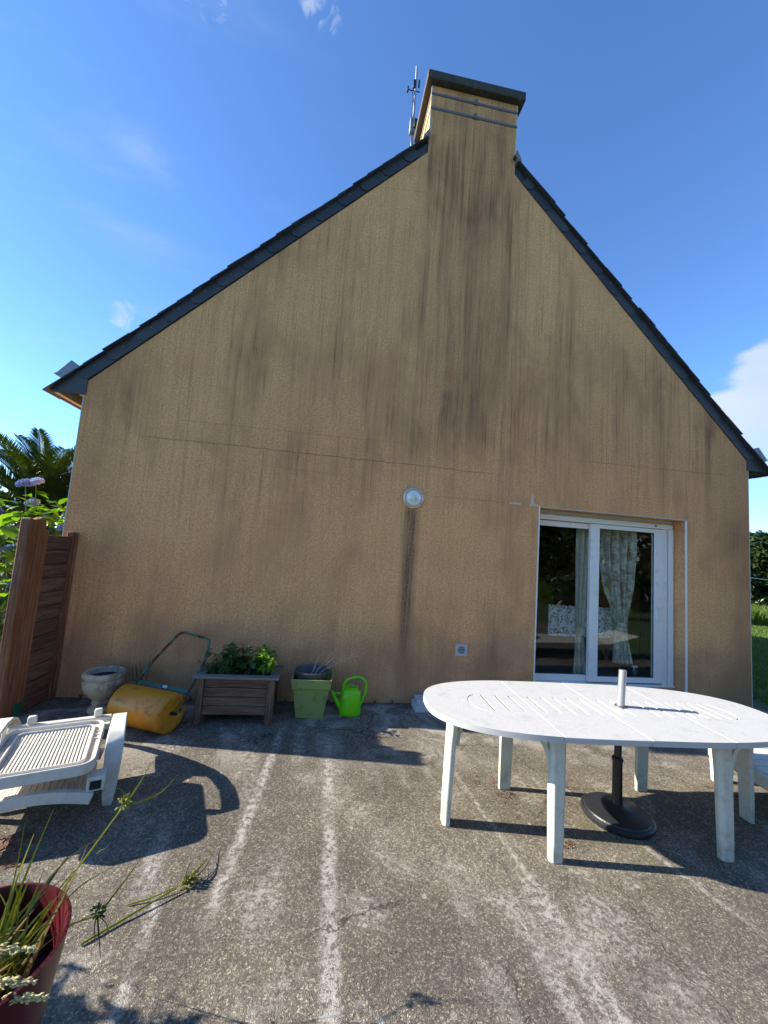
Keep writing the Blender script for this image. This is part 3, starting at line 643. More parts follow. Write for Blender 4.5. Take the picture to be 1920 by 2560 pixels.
# patio door
FY = .17
dr = part(house, 'patio_door', MB().bx(DX0 - .01 + .012, 4.205, FY, FY + .10, 2.042, 2.10)
          .bx(4.075, 4.135, FY + .012, FY + .10, .19, 2.042).bx(DX0 + .002, DX0 + .04, FY + .012, FY + .10, .19, 2.042).bx(DX0 + .002, 4.205, FY - .03, FY + .10, .171, .19), M['white'], bevel=.003)
part(dr, 'shutter_guide', MB().bx(4.152, 4.205, FY - .012, FY + .06, .19, 2.040), M['white'], bevel=.004)
part(dr, 'gap_strip', MB().bx(4.136, 4.151, FY + .03, FY + .06, .19, 2.040), M['rubber_and_gap'], smooth=0)  # black strip standing in for the dark gap between frame and guide
part(dr, 'shutter_box', MB().bx(DX0 + .002, DX1 - .002, FY + .02, .262, 2.102, 2.148), M['bead'], smooth=0)
def sash(x0, x1, z0, z1, y0, st, rb, rtop, nm, hand=False):
    f = MB(); d = .045
    f.bx(x0, x0 + st, y0, y0 + d, z0, z1).bx(x1 - st, x1, y0, y0 + d, z0, z1)
    f.bx(x0 + st + .0005, x1 - st - .0005, y0 + .001, y0 + d - .001, z0, z0 + rb).bx(x0 + st + .0005, x1 - st - .0005, y0 + .001, y0 + d - .001, z1 - rtop, z1)
    s_ = part(dr, nm, f, M['white'], bevel=.004)
    g = MB().bx(x0 + st - .002, x1 - st + .002, y0 + .018, y0 + .022, z0 + rb - .002, z1 - rtop + .002)
    part(dr, 'pane', g, M['glass'], smooth=0)
    sl = MB()
    for a in ((x0 + st, x0 + st + .006, z0 + rb, z1 - rtop), (x1 - st - .006, x1 - st, z0 + rb, z1 - rtop)): sl.bx(a[0], a[1], y0 + .006, y0 + .016, a[2], a[3])
    sl.bx(x0 + st, x1 - st, y0 + .006, y0 + .016, z0 + rb, z0 + rb + .006).bx(x0 + st, x1 - st, y0 + .006, y0 + .016, z1 - rtop - .006, z1 - rtop)
    part(dr, 'glazing_bead', sl, M['rubber_and_gap'], smooth=0)
sash(3.105, 4.072, .205, 2.036, FY + .006, .118, .062, .05, 'sash')
sash(2.372, 3.20, .192, 2.036, FY + .058, .055, .075, .065, 'sash')
part(dr, 'handle', MB().bx(3.966, 3.986, FY - .018, FY + .006, .93, 1.07), M['white'], bevel=.006)
part(dr, 'keeper', MB().lathe([(.0, 0), (.012, .002), (.012, .008), (0, .010)], 12, (3.96, FY - .004, 2.072), M=Matrix.Rotation(R(90), 3, 'X')), M['zinc'])
part(house, 'corner_bead', MB().bx(DX1 - .004, DX1 + .010, -.004, .012, .01, 2.145), M['white'], smooth=0)
part(house, 'corner_bead', MB().bx(DX0 - .010, DX0 + .004, -.004, .012, .01, 2.165), M['white'], smooth=0)
part(house, 'lintel_trim', MB().bx(DX0 + .004, DX1 + .01, -.003, .010, 2.148, 2.158), M['bead'], smooth=0)
# vent grille with louvre slats
vg = MB(); VX, VZ = 1.503, .553
for (a, b_, c, d) in ((-.064, .064, .045, .060), (-.064, .064, -.060, -.045), (-.064, -.045, -.045, .045), (.045, .064, -.045, .045)):
    vg.bx(VX + a, VX + b_, -.012, 0.0, VZ + c, VZ + d)
for k in range(24):
    a0, a1 = 2 * math.pi * k / 24, 2 * math.pi * (k + 1) / 24
    def sq(a):
        c_, s_ = math.cos(a), math.sin(a); r_ = .0455 / max(abs(c_), abs(s_)); return (c_ * r_, s_ * r_)
    q = [(math.cos(a0) * .040, math.sin(a0) * .040), (math.cos(a1) * .040, math.sin(a1) * .040), sq(a1), sq(a0)]
    vg.prism([(VX + a, 0, VZ + b_) for a, b_ in q], (0, -.011, 0), (0, -.0005, 0))
vent = part(house, 'vent_grille', vg, simple('grey_white_vent', (0.50, 0.49, 0.45), 0.6, var=.1), smooth=0)
for k in range(5):
    zz = VZ - .031 + k * .0155; hw = math.sqrt(max(0, .040 ** 2 - (zz - VZ) ** 2))
    part(vent, 'louvre', MB().box((VX, -.006, zz), (2 * hw, .009, .0055), Matrix.Rotation(R(10), 3, 'X')), vent.data.materials[0], smooth=0)
part(vent, 'backing', MB().bx(VX - .042, VX + .042, -.0008, -.0002, VZ - .042, VZ + .042), M['dark'], smooth=0)
# the room behind the glass
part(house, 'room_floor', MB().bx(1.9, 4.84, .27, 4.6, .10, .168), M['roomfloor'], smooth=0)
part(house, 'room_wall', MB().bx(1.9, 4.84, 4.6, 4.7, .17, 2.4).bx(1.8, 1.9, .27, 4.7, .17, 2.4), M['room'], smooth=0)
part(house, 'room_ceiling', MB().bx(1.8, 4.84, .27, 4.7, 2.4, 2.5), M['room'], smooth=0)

# ------------------------------------------------------------------ things fixed to the house
lamp = thing('wall_lamp', 'round bulkhead lamp with bright metal rim above dark run on wall', 'wall lamp', (.876, 0, 2.118))
RX = Matrix.Rotation(R(90), 3, 'X')
part(lamp, 'bezel', MB().lathe([(.060, .002), (.105, .002), (.112, .012), (.109, .030), (.098, .036), (.090, .030), (.086, .040), (.080, .040), (.080, .020), (.060, .018)], 40, M=RX), M['chrome'])
part(lamp, 'reflector', MB().lathe([(0, .004), (.080, .004), (.080, .040), (.06, .046), (.03, .044), (0, .042)], 32, M=RX), M['lampwhite'])
part(lamp, 'bulb', MB().lathe([(.014, .0), (.014, .03), (.028, .05), (.030, .062), (.022, .078), (0, .084)], 20, (0, -.062, .034), M=Matrix.Rotation(R(180), 3, 'X')), M['bulb'])
part(lamp, 'glass_dome', MB().lathe([(.082, .038), (.078, .062), (.062, .086), (.035, .100), (.0, .105)], 32, M=RX), M['lampglass'])
for a in (35, 145, 215, 325):
    part(lamp, 'screw', MB().lathe([(0, .030), (.006, .034), (0, .037)], 8, (.100 * math.cos(R(a)), 0, .100 * math.sin(R(a))), M=RX), M['zinc'])

mast = thing('antenna_mast', 'pale metal antenna mast with small box beside the chimney', 'antenna', (.80, 1.25, 6.2))
part(mast, 'pole', MB().tube([(0, 0, 0), (-.03, 0, 1.75)], .022, 10).tube([(-.03, 0, 1.70), (-.035, 0, 2.85)], .017, 10), M['greytube'])
part(mast, 'junction_box', MB().bx(-.085, .005, -.06, .02, 1.66, 1.90), M['zinc'], bevel=.01)
part(mast, 'junction_box', MB().bx(-.03, .04, -.09, -.01, 1.72, 1.86), M['black'], bevel=.006)
part(mast, 'clamp', MB().bx(-.075, -.03, -.02, .02, 2.46, 2.60).tube([(-.15, 0, 2.42), (.04, 0, 2.42)], .009, 6).bx(-.165, -.14, -.025, .025, 2.385, 2.455).bx(.005, .030, -.015, .015, 2.50, 2.62), M['black'], bevel=.004)
part(mast, 'cable', MB().tube([(-.05, -.03, 1.62), (-.03, -.06, 1.3), (.0, -.03, .9), (-.01, -.04, .4)], .009, 6).tube([(-.075, .01, 2.4), (-.06, -.02, 2.1), (-.07, 0, 1.93)], .006, 6), M['black'])
for zz in (.5, .9): part(mast, 'bracket', MB().bx(-.02, .10, -.04, .04, zz, zz + .04), M['zinc'])

line = MB().tube([(XR, .35, 1.547), (9.0, 2.9, 1.50), (13, 5.6, 1.46), (17.5, 8.6, 1.50)], .006, 5)
tag(part(None, 'washing_line', line, M['wire']), 'pale thin line stretched from house corner to dark hedge', 'washing line')

# ------------------------------------------------------------------ curtains and things in the room
def cloth_mat(name, cols, k):
    m, t, b = newmat(name); v = pos(t)
    a = t.noise(v, 18, 5, 0.6, 1.2); bb = t.noise(v, 9, 4, 0.6, 0.5)
    c = t.mix(t.ss(a, 0.42, 0.58), cols[0], cols[1]); c = t.mix(t.mul(t.ss(bb, 0.52, 0.6), k), c, cols[2])
    t.L.new(c, b.inputs['Base Color']); b.inputs['Roughness'].default_value = 0.9
    return m
M['curtain'] = cloth_mat('patterned_curtain', ((.40, .38, .29), (.62, .59, .49), (.30, .19, .10)), .8)
M['curtain2'] = cloth_mat('pale_patterned_curtain', ((.52, .50, .40), (.64, .61, .50), (.42, .32, .22)), .4)
def curtain(name, label, path, mat, folds, tie):
    """path: (z, x centre, half width) from top to bottom"""
    c = thing(name, label, 'curtain', (path[0][1], .42, path[-1][0]), group='tied curtains behind the patio door')
    nz, nx = 60, 70; vs = []; fs = []
    for i in range(nz):
        f = i / (nz - 1) * (len(path) - 1); j = min(int(f), len(path) - 2); q = f - j; q = q * q * (3 - 2 * q)
        z, x, h = [path[j][k] * (1 - q) + path[j + 1][k] * q for k in range(3)]
        for k in range(nx):
            s_ = k / (nx - 1) * 2 - 1
            vs.append((x + s_ * h - path[0][1], .075 * math.sin(s_ * folds + .6 * math.sin(i * .05)) * (0.30 + h * 1.7) + .01 * math.sin(s_ * 31 + i * .1), z - path[-1][0]))
    fs = [(i * nx + k, i * nx + k + 1, (i + 1) * nx + k + 1, (i + 1) * nx + k) for i in range(nz - 1) for k in range(nx - 1)]
    part(c, 'cloth', MB().poly(vs, fs), mat, smooth=60)
    tz, tx, tr_ = tie
    part(c, 'tie_band', MB().lathe([(tr_ * .9, -.05), (tr_ * 1.12, -.02), (tr_ * 1.15, .02), (tr_ * .9, .05), (tr_ * .8, .05), (tr_ * .8, -.05)], 24, (tx - path[0][1], 0, tz - path[-1][0]),
         M=Matrix.Rotation(R(18), 3, 'Y') @ Matrix.Diagonal((1, .8, 1))), mat)
    return c
curtain('curtain', 'wide floral curtain tied in the middle behind the right pane', [(2.05, 3.66, .235), (1.75, 3.66, .235), (1.3, 3.68, .19), (.92, 3.71, .075), (.80, 3.71, .055), (.62, 3.725, .085), (.36, 3.75, .115)], M['curtain'], 12, (.80, 3.71, .065))
curtain('curtain', 'narrow pale curtain gathered low behind the left pane', [(2.05, 3.185, .11), (1.6, 3.18, .11), (1.05, 3.165, .085), (.78, 3.16, .055), (.70, 3.16, .05), (.5, 3.16, .075), (.17, 3.17, .11)], M['curtain2'], 9, (.72, 3.16, .055))
def lace_mat():
    m, t, b = newmat('white_lace'); v = pos(t); x, y, z = t.sep(v)
    d = t.vor(t.vmul(v, (1, 0.2, 1)), 56); zig = t.m('PINGPONG', t.mul(x, 1.0), .07)
    band = t.m('FRACT', t.mul(t.add(z, t.mul(zig, 1.2)), 6.5))
    hole = t.mul(t.ss(d, 0.45, 0.38), t.ss(band, 0.28, 0.34))
    b.inputs['Base Color'].default_value = (.74, .72, .68, 1); b.inputs['Roughness'].default_value = .9
    t.L.new(t.sub(1.0, t.mul(hole, 0.95)), b.inputs['Alpha'])
    return m
lv = []; nx = 60
for i in range(2):
    for k in range(nx): lv.append((2.86 + k * 1.12 / (nx - 1), .62 + .015 * math.sin(k * .9), .62 + i * .385))
lace = part(None, 'lace_curtain', MB().poly(lv, [(k, k + 1, nx + k + 1, nx + k) for k in range(nx - 1)]), lace_mat(), smooth=60)
tag(lace, 'white lace half curtain with small holes low behind the panes', 'lace curtain')
dp = thing('reflection_plant', 'dark spiky leaved plant on shaggy trunk standing in for a reflection at right pane edge', 'plant', (4.52, .95, .17))  # set inside the room in place of a garden plant mirrored in the pane
part(dp, 'trunk', MB().tube([(0, 0, .0), (.02, 0, .5), (0, 0, 1.08)], [.085, .07, .05], 10), M['bark'])
for k in range(34):
    a = k * 2.4; el = R(random.uniform(-25, 75)); L_ = random.uniform(.3, .46)
    d = Vector((math.cos(a) * math.cos(el), math.sin(a) * math.cos(el), math.sin(el))); sdv = d.cross((0, 0, 1)).normalized()
    p0 = Vector((0, 0, 1.06))
    part(dp, 'leaf', MB().ribbon([p0, p0 + d * L_ * .5, p0 + d * L_ - Vector((0, 0, .05))], [.03, .028, .003], sdv), M['darkleaf'])
sb = thing('spray_bottle', 'small white spray bottle on the floor behind the right pane', 'spray bottle', (3.95, .45, .168))
part(sb, 'bottle', MB().lathe([(0, 0), (.032, 0), (.032, .09), (.014, .125), (.012, .135), (0, .135)], 16), M['greypot'])
part(sb, 'trigger_head', MB().bx(-.045, .025, -.012, .012, .137, .165).bx(-.03, -.022, -.006, .006, .10, .137), M['white'], bevel=.004)

# ------------------------------------------------------------------ fence panel at the left
fence = thing('fence_panel', 'red brown wooden fence panel standing out from the wall', 'fence', (-2.36, -.2, 0))
FP = Vector((-2.36, -.2, 0))
FB = lambda x0, x1, y0, y1, z0, z1: MB().bx(x0 - FP.x, x1 - FP.x, y0 - FP.y, y1 - FP.y, z0, z1)
for i in range(12):                                             # boards with open joints over an added light-blocking backing
    z0 = .002 + i * .1222
    part(fence, 'plank', FB(-2.368, -2.348 + random.uniform(-.003, .003), -.386, -.066, z0, z0 + .1155 + random.uniform(-.001, .001)), M['fence_plank'], bevel=.003)
part(fence, 'light_block_board', FB(-2.385, -2.372, -.386, -.066, .0, 1.462), M['fence_plank'])  # added behind the planks to stop sun leaking through the joints
part(fence, 'post', FB(-2.385, -2.330, -.064, -.018, .0, 1.505), M['fence_red'], bevel=.004)
part(fence, 'post_trim', FB(-2.330, -2.312, -.050, -.020, .0, 1.500), M['fence_red'], bevel=.004)
part(fence, 'stile', FB(-2.392, -2.336, -.432, -.386, .0, 1.505), M['fence_red'], bevel=.004)
pp = [(-.640, 0), (-.520, 0), (-.520, 1.588), (-.535, 1.600), (-.560, 1.590), (-.590, 1.588), (-.615, 1.600), (-.632, 1.598), (-.640, 1.585)]
PPY = lambda L_: [(0, a - FP.y, b_) for a, b_ in L_]
part(fence, 'post', MB().prism(PPY(pp), (-2.390 - FP.x, 0, 0), (-2.326 - FP.x, 0, 0)), M['fence_red'], bevel=.004)
pp = [(-.5185, 0), (-.4345, 0), (-.4345, 1.590), (-.450, 1.606), (-.480, 1.612), (-.505, 1.600), (-.5185, 1.588)]
part(fence, 'post', MB().prism(PPY(pp), (-2.392 - FP.x, 0, 0), (-2.334 - FP.x, 0, 0)), M['fence_red'], bevel=.006)
part(fence, 'post_shoe', FB(-2.333, -2.325, -.50, -.40, .0, .12), M['green_bar'], smooth=0)

# ------------------------------------------------------------------ stone urn
urn = thing('stone_urn', 'pale cast stone urn with fluted bowl beside the fence', 'urn', (-1.795, -.30, 0))
urn.scale = (.96, .96, 1.13)
flute = lambda th, z: 1 + .022 * abs(math.sin(th * 12)) - .01
part(urn, 'foot', MB().lathe([(.0, 0), (.082, 0), (.094, .012), (.094, .03), (.078, .046), (.058, .052), (.056, .058), (.068, .066), (.070, .082), (.060, .092), (0, .092)], 40), M['stone'])
part(urn, 'bowl', MB().lathe([(0, .093), (.060, .093), (.092, .118), (.128, .155), (.150, .195), (.155, .222), (.150, .243), (.142, .252), (0, .252)], 96, f=flute), M['stone'])
part(urn, 'rim', MB().lathe([(.10, .253), (.148, .253), (.162, .266), (.166, .280), (.160, .294), (.146, .303), (.132, .300), (.126, .285), (.122, .262), (.10, .258)], 48), M['stone'])
part(urn, 'soil', MB().lathe([(0, .254), (.121, .254), (.119, .262), (.05, .268), (0, .266)], 24), M['soil'])
wd = thing('dry_weed', 'thin dark dead stems standing between stone urn and roller', 'weed', (-1.60, -.10, 0))
for k in range(6):
    x0 = random.uniform(-.06, .06)
    part(wd, 'stem', MB().tube([(x0, 0, 0), (x0 + .01, 0, .18), (x0 + random.uniform(-.03, .04), 0, random.uniform(.30, .43))], [.004, .003, .0015], 5), M['litter_dark'])

# ------------------------------------------------------------------ lawn roller
RA = R(-23.5)
roller = thing('lawn_roller', 'yellow lawn roller with rusty green bent tube handle', 'lawn roller', (-1.315, -.58, 0), RA)
RR, RL = .148, .50
pr = []
rp = [(0, -RL / 2 + .012), (.03, -RL / 2 + .012), (.10, -RL / 2 + .004), (RR - .014, -RL / 2), (RR - .003, -RL / 2 + .006), (RR, -RL / 2 + .016)]
rp += [(RR, 0), (RR, RL / 2 - .016), (RR - .003, RL / 2 - .006), (RR - .014, RL / 2), (.10, RL / 2 - .004), (.03, RL / 2 - .012), (0, RL / 2 - .012)]
# a shallow dent in the drum
drum = MB().lathe(rp, 64, (0, 0, RR), M=Matrix.Rotation(R(90), 3, 'Y'))
nv = []
for v in drum.v:
    v = Vector(v); d = (v - Vector((.10, -.14, .10))).length
    c_ = Vector((v.x, 0, RR)); rad = v - c_
    if d < .16 and rad.length > .12: v = c_ + rad * (1 - .05 * (1 - d / .16) ** 2)
    nv.append(tuple(v))
drum.v = nv
part(roller, 'drum', drum, M['yellow'], smooth=50)
part(roller, 'cross_bar', MB().box((0, .135, .272), (.60, .035, .007), Matrix.Rotation(R(52), 3, 'X')), M['green_bar'], bevel=.002)
part(roller, 'bolt', MB().lathe([(0, 0), (.008, .002), (.007, .007), (0, .008)], 8, (-.284, .130, .276), M=Matrix.Rotation(R(52), 3, 'X')), M['black_metal'])
part(roller, 'bolt', MB().lathe([(0, 0), (.008, .002), (.007, .007), (0, .008)], 8, (.284, .130, .276), M=Matrix.Rotation(R(52), 3, 'X')), M['black_metal'])
part(roller, 'paper_tag', MB().box((.035, .127, .279), (.045, .022, .003), Matrix.Rotation(R(52), 3, 'X')), M['sticker'], smooth=0)
hx = .272
hp = [(hx, 0, RR), (hx + .005, .045, RR + .006), (hx + .004, .10, .225), (hx - .005, .135, .272), (hx - .035, .33, .47), (.185, .430, .585), (.165, .447, .612), (.135, .455, .623),
      (-.125, .470, .640), (-.160, .466, .636), (-.185, .450, .615), (-.245, .26, .42), (-hx + .008, .135, .272), (-hx - .004, .10, .225), (-hx - .005, .045, RR + .006), (-hx, 0, RR)]
hb = MB().tube(hp, .0115, 10)
part(roller, 'handle', hb, M['rusty'], smooth=60)
for s_ in (-1, 1): part(roller, 'axle', MB().tube([(s_ * (RL / 2 - .02), 0, RR), (s_ * (hx + .012), 0, RR)], .013, 10), M['black_metal'])

# ------------------------------------------------------------------ leaf helpers
def leaf_mesh(L_, W_, mat, fold=.25, droop=.2, n=5, name='leaf', tooth=0.0):
    m_ = MB(); vs = []
    for i in range(n + 1):
        q = i / n; wd_ = W_ * (math.sin(math.pi * q ** .8) ** .8) if 0 < q < 1 else 0.0
        y_ = L_ * q; zc = -droop * L_ * q * q
        vs += [(-wd_ / 2, y_, zc + fold * wd_ / 2), (0, y_, zc), (wd_ / 2, y_, zc + fold * wd_ / 2)]
    fs = []
    for i in range(n):
        for k in range(2):
            a = i * 3 + k; fs.append((a, a + 1, a + 4, a + 3))
    return m_.poly(vs, fs).mesh(name, mat, (0, 0, 0), 80)
def aim(d, roll=0):
    d = Vector(d).normalized(); z = Vector((0, 0, 1)); x = d.cross(z)
    x = x.normalized() if x.length > 1e-4 else Vector((1, 0, 0)); z = x.cross(d)
    return Matrix((x, d, z)).transposed() @ Matrix.Rotation(roll, 3, 'Y')
def rdir(lo=-20, hi=70, a=None):
    a = random.uniform(0, 2 * math.pi) if a is None else a; e = R(random.uniform(lo, hi))
    return Vector((math.cos(a) * math.cos(e), math.sin(a) * math.cos(e), math.sin(e)))

# ------------------------------------------------------------------ wooden planter and its herbs
PX0, PX1, PF, PB = -.975, -.335, -.535, -.20
pc = Vector(((PX0 + PX1) / 2, (PF + PB) / 2, 0))
planter = thing('wooden_planter', 'weathered grey brown wooden planter box on four legs', 'planter', pc)
def PBX(x0, x1, y0, y1, z0, z1): return MB().bx(x0 - pc.x, x1 - pc.x, y0 - pc.y, y1 - pc.y, z0, z1)
for xa in (PX0, PX1 - .062):
    for ya in (PF, PB - .062):
        part(planter, 'leg', PBX(xa + (.006 if xa == PX0 else 0), xa + .062, ya, ya + .062, 0, .375), M['planter_z'], bevel=.005)
for i in range(4):
    z0 = .075 + i * .0745
    part(planter, 'board', PBX(PX0 + .064, PX1 - .064, PF + .014 + random.uniform(0, .006), PF + .034, z0, z0 + .070), M['planter_x'], bevel=.003)
    part(planter, 'board', PBX(PX0 + .064, PX1 - .064, PB - .034, PB - .014, z0, z0 + .070), M['planter_x'], bevel=.003)
    for xa in (PX0 + .012, PX1 - .032): part(planter, 'board', PBX(xa, xa + .02, PF + .064, PB - .064, z0, z0 + .070), M['planter_y'], bevel=.003)
part(planter, 'rim_board', PBX(PX0 - .03, PX1 + .03, PF - .028, PF + .052, .377, .395), M['rim'], bevel=.003)
part(planter, 'rim_board', PBX(PX0 - .03, PX1 + .03, PB - .052, PB + .028, .377, .395), M['rim'], bevel=.003)
for xa in (PX0 - .03, PX1 - .05): part(planter, 'rim_board', PBX(xa, xa + .08, PF + .054, PB - .054, .377, .395), M['rim'], bevel=.003)
part(planter, 'soil', PBX(PX0 + .036, PX1 - .036, PF + .036, PB - .036, .30, .365), M['soil'], smooth=0)
def herb(name, label, c, mat, nst, hgt, spread, lm, per, group='herbs in the wooden planter', lean=(0, 0)):
    h = thing(name, label, 'herb', c, group=group)
    nl = 0
    for i in range(nst):
        d = rdir(40, 88); d = Vector((d.x * spread + lean[0], d.y * spread * .7 + lean[1], abs(d.z))).normalized()
        L_ = hgt * random.uniform(.6, 1.05)
        p0 = Vector((random.uniform(-.5, .5) * spread * .12, random.uniform(-.5, .5) * spread * .08, 0)); p1 = p0 + d * L_
        part(h, 'stem', MB().tube([p0, p0 + d * L_ * .5 + Vector((0, 0, .01)), p1], [.0028, .0024, .0014], 5), M['stem'])
        for k in range(per):
            q = .3 + .7 * (k + .5) / per
            ld = rdir(-25, 40); nl += 1
            if nl > 290: break
            piece(h, 'leaf', lm, p0 + d * L_ * q, aim(ld, random.uniform(-.5, .5)), random.uniform(.65, 1.15) * (1.0 if q < .9 else .8))
    return h
lb_ = leaf_mesh(.070, .040, M['basil'], .3, .45); ls_ = leaf_mesh(.072, .026, M['sage'], .25, .45); lbig = leaf_mesh(.13, .075, M['sage'], .2, .3)
lr_ = leaf_mesh(.040, .006, M['rosemary'], .2, .1, 3)
herb('basil_plant', 'bright green leafy herb at the right end of the wooden planter', (-.47, -.37, .365), M['basil'], 22, .250, 1.15, lb_, 11)
herb('leafy_herb', 'tall dark green herb with drooping leaves in the planter', (-.76, -.36, .365), M['sage'], 20, .285, 1.0, ls_, 13)
herb('broad_herb', 'low herb with broad blue green leaves in planter centre', (-.62, -.35, .365), M['sage'], 11, .20, 1.1, lbig, 4)
herb('feathery_herb', 'fine leaved bushy herb at the left end of planter', (-.875, -.37, .365), M['rosemary'], 26, .17, 1.4, lr_, 11)

# ------------------------------------------------------------------ green square pot with grey pot and dry twigs
qp = thing('square_flower_pot', 'dull green square plastic pot with banded rim', 'flower pot', (-.018, -.27, 0), R(-3))
def frus(m_, w0, w1, z0, z1, t_=.008):
    a, b_ = w0 / 2, w1 / 2
    vs = [(-a, -a, z0), (a, -a, z0), (a, a, z0), (-a, a, z0), (-b_, -b_, z1), (b_, -b_, z1), (b_, b_, z1), (-b_, b_, z1)]
    c_ = b_ - t_; d_ = a - t_
    vs += [(-c_, -c_, z1), (c_, -c_, z1), (c_, c_, z1), (-c_, c_, z1), (-d_, -d_, z0 + t_), (d_, -d_, z0 + t_), (d_, d_, z0 + t_), (-d_, d_, z0 + t_)]
    fs = [(3, 2, 1, 0)] + [(i, (i + 1) % 4, 4 + (i + 1) % 4, 4 + i) for i in range(4)] + [(4 + i, 4 + (i + 1) % 4, 8 + (i + 1) % 4, 8 + i) for i in range(4)]
    fs += [(8 + i, 8 + (i + 1) % 4, 12 + (i + 1) % 4, 12 + i) for i in range(4)] + [(12, 13, 14, 15)]
    return m_.poly(vs, fs)
part(qp, 'body', frus(MB(), .238, .318, 0, .262), M['olive'], bevel=.006)
part(qp, 'rim', frus(MB(), .340, .362, .268, .352, .012), M['olive'], bevel=.005)
part(qp, 'groove_band', frus(MB(), .323, .330, .255, .267, .004), M['olive'], bevel=.002)
rp_ = thing('round_flower_pot', 'round grey plastic pot set inside the green square pot', 'flower pot', (-.035, -.265, .10))
part(rp_, 'body', MB().lathe([(0, 0), (.115, 0), (.150, .27), (.158, .272), (.160, .292), (.152, .294), (.145, .285), (.110, .02), (0, .02)], 40), M['greypot'])
part(rp_, 'soil', MB().lathe([(0, .18), (.128, .18), (.125, .192), (0, .20)], 24), M['soil'])
tw = thing('dry_twigs', 'bare pale dry twigs leaning out of the grey pot', 'twigs', (-.035, -.25, .30))
for pts in ([(0, 0, 0), (.06, 0, .09), (.13, .02, .17), (.22, .02, .29)], [(.01, -.02, 0), (.12, 0, .09), (.24, 0, .15), (.33, .02, .19), (.40, .02, .25)],
            [(-.02, 0, 0), (.02, .01, .09), (.03, .02, .14), (.09, .03, .24)], [(.24, 0, .15), (.30, -.01, .25)], [(.12, .0, .13), (.19, .03, .18), (.20, .03, .26)]):
    part(tw, 'twig', MB().tube(pts, [.0048] + [.0038] * (len(pts) - 2) + [.0012], 5), M['twig'])

# ------------------------------------------------------------------ watering can
wc = thing('watering_can', 'bright lime green plastic watering can by the square pot', 'watering can', (.345, -.27, 0), R(4))
body = MB()
n_ = 28; ring = []
for (z, a, b_) in ((0, .098, .070), (.008, .104, .075), (.05, .102, .073), (.12, .098, .068), (.185, .094, .062), (.205, .088, .056), (.222, .070, .045), (.226, .055, .038)):
    ring.append([(math.copysign(abs(math.cos(q)) ** .75, math.cos(q)) * a, math.copysign(abs(math.sin(q)) ** .75, math.sin(q)) * b_, z) for q in [2 * math.pi * k / n_ for k in range(n_)]])
vs = [p for r_ in ring for p in r_]
body.poly(vs, [(i * n_ + k, i * n_ + (k + 1) % n_, (i + 1) * n_ + (k + 1) % n_, (i + 1) * n_ + k) for i in range(len(ring) - 1) for k in range(n_)] + [tuple(range(n_))[::-1]])
part(wc, 'body', body, M['lime'], smooth=50)
part(wc, 'filler_neck', MB().lathe([(.060, .215), (.064, .232), (.067, .246), (.060, .248), (.056, .235), (.050, .216)], 28, M=Matrix.Diagonal((1, .72, 1))), M['lime'])
part(wc, 'neck_disc', MB().lathe([(0, .222), (.055, .222), (0, .2221)], 20, M=Matrix.Diagonal((1, .72, 1))), M['dark'])  # matte black disc across the filler opening
part(wc, 'handle', MB().tube([(-.072, 0, .20), (-.075, 0, .262), (-.045, 0, .305), (.01, 0, .328), (.07, 0, .332), (.115, 0, .312), (.140, 0, .27), (.142, 0, .215), (.125, 0, .15), (.100, 0, .085)], [.014, .013, .0125, .012, .012, .012, .012, .012, .012, .013], 12), M['lime'], smooth=60)
part(wc, 'spout', MB().tube([(-.085, 0, .065), (-.12, 0, .10), (-.165, 0, .175), (-.185, 0, .212)], [.030, .022, .015, .012], 14), M['lime'], smooth=60)
part(wc, 'spout_brace', MB().box((-.118, 0, .185), (.075, .010, .014), Matrix.Rotation(R(5), 3, 'Y')), M['lime'], bevel=.003)
part(wc, 'panel_line', MB().ribbon([(-.075, -.0725, .03), (-.075, -.068, .165)], .004, (1, 0, 0), .004).ribbon([(.075, -.0725, .03), (.075, -.068, .165)], .004, (1, 0, 0), .004).ribbon([(-.075, -.0745, .03), (.075, -.0745, .03)], .004, (0, 0, 1), .004), M['lime'])

# ------------------------------------------------------------------ two pale slabs by the wall
wr = random.Random(3)
for i in range(9):
    wx_ = (-2.1, -1.15, -1.02, -.27, .14, .62, .80, 1.42, 1.9)[i]
    wq = thing('weed', ['tiny weed by the fence foot', 'small weed left of planter', 'small weed behind planter leg', 'small weed between planter and green pot', 'small weed between green pot and watering can', 'tiny weed below the lamp run', 'tiny weed left of the slabs', 'tiny weed right of the slabs', 'tiny weed behind the table'][i] + ' growing in the wall joint', 'weed', (wx_, -.02, 0), group='weeds in the joint at the wall foot')
    for k in range(9):
        a = wr.uniform(math.pi * 1.0, math.pi * 2.0); e = R(wr.uniform(15, 80)); L_ = wr.uniform(.025, .07); d = Vector((math.cos(a) * math.cos(e), math.sin(a) * math.cos(e), math.sin(e)))
        part(wq, 'leaf', MB().ribbon([(0, 0, 0), d * L_ * .6 + Vector((0, 0, .006)), d * L_], [.003, .006, .001], d.cross((0, 0, 1)).normalized(), .001), M['sage'])
tag(part(None, 'paving_slab', MB().bx(.985, 1.30, -.23, -.05, 0, .062), M['whiteblock'], bevel=.005), 'lower pale slab of the stack at wall foot by table', 'slab', 'pale slabs stacked at the wall foot')
tag(part(None, 'paving_slab', MB().bx(1.005, 1.32, -.215, -.06, .063, .112), M['whiteblock'], bevel=.005), 'upper pale slab of the stack at wall foot by table', 'slab', 'pale slabs stacked at the wall foot')

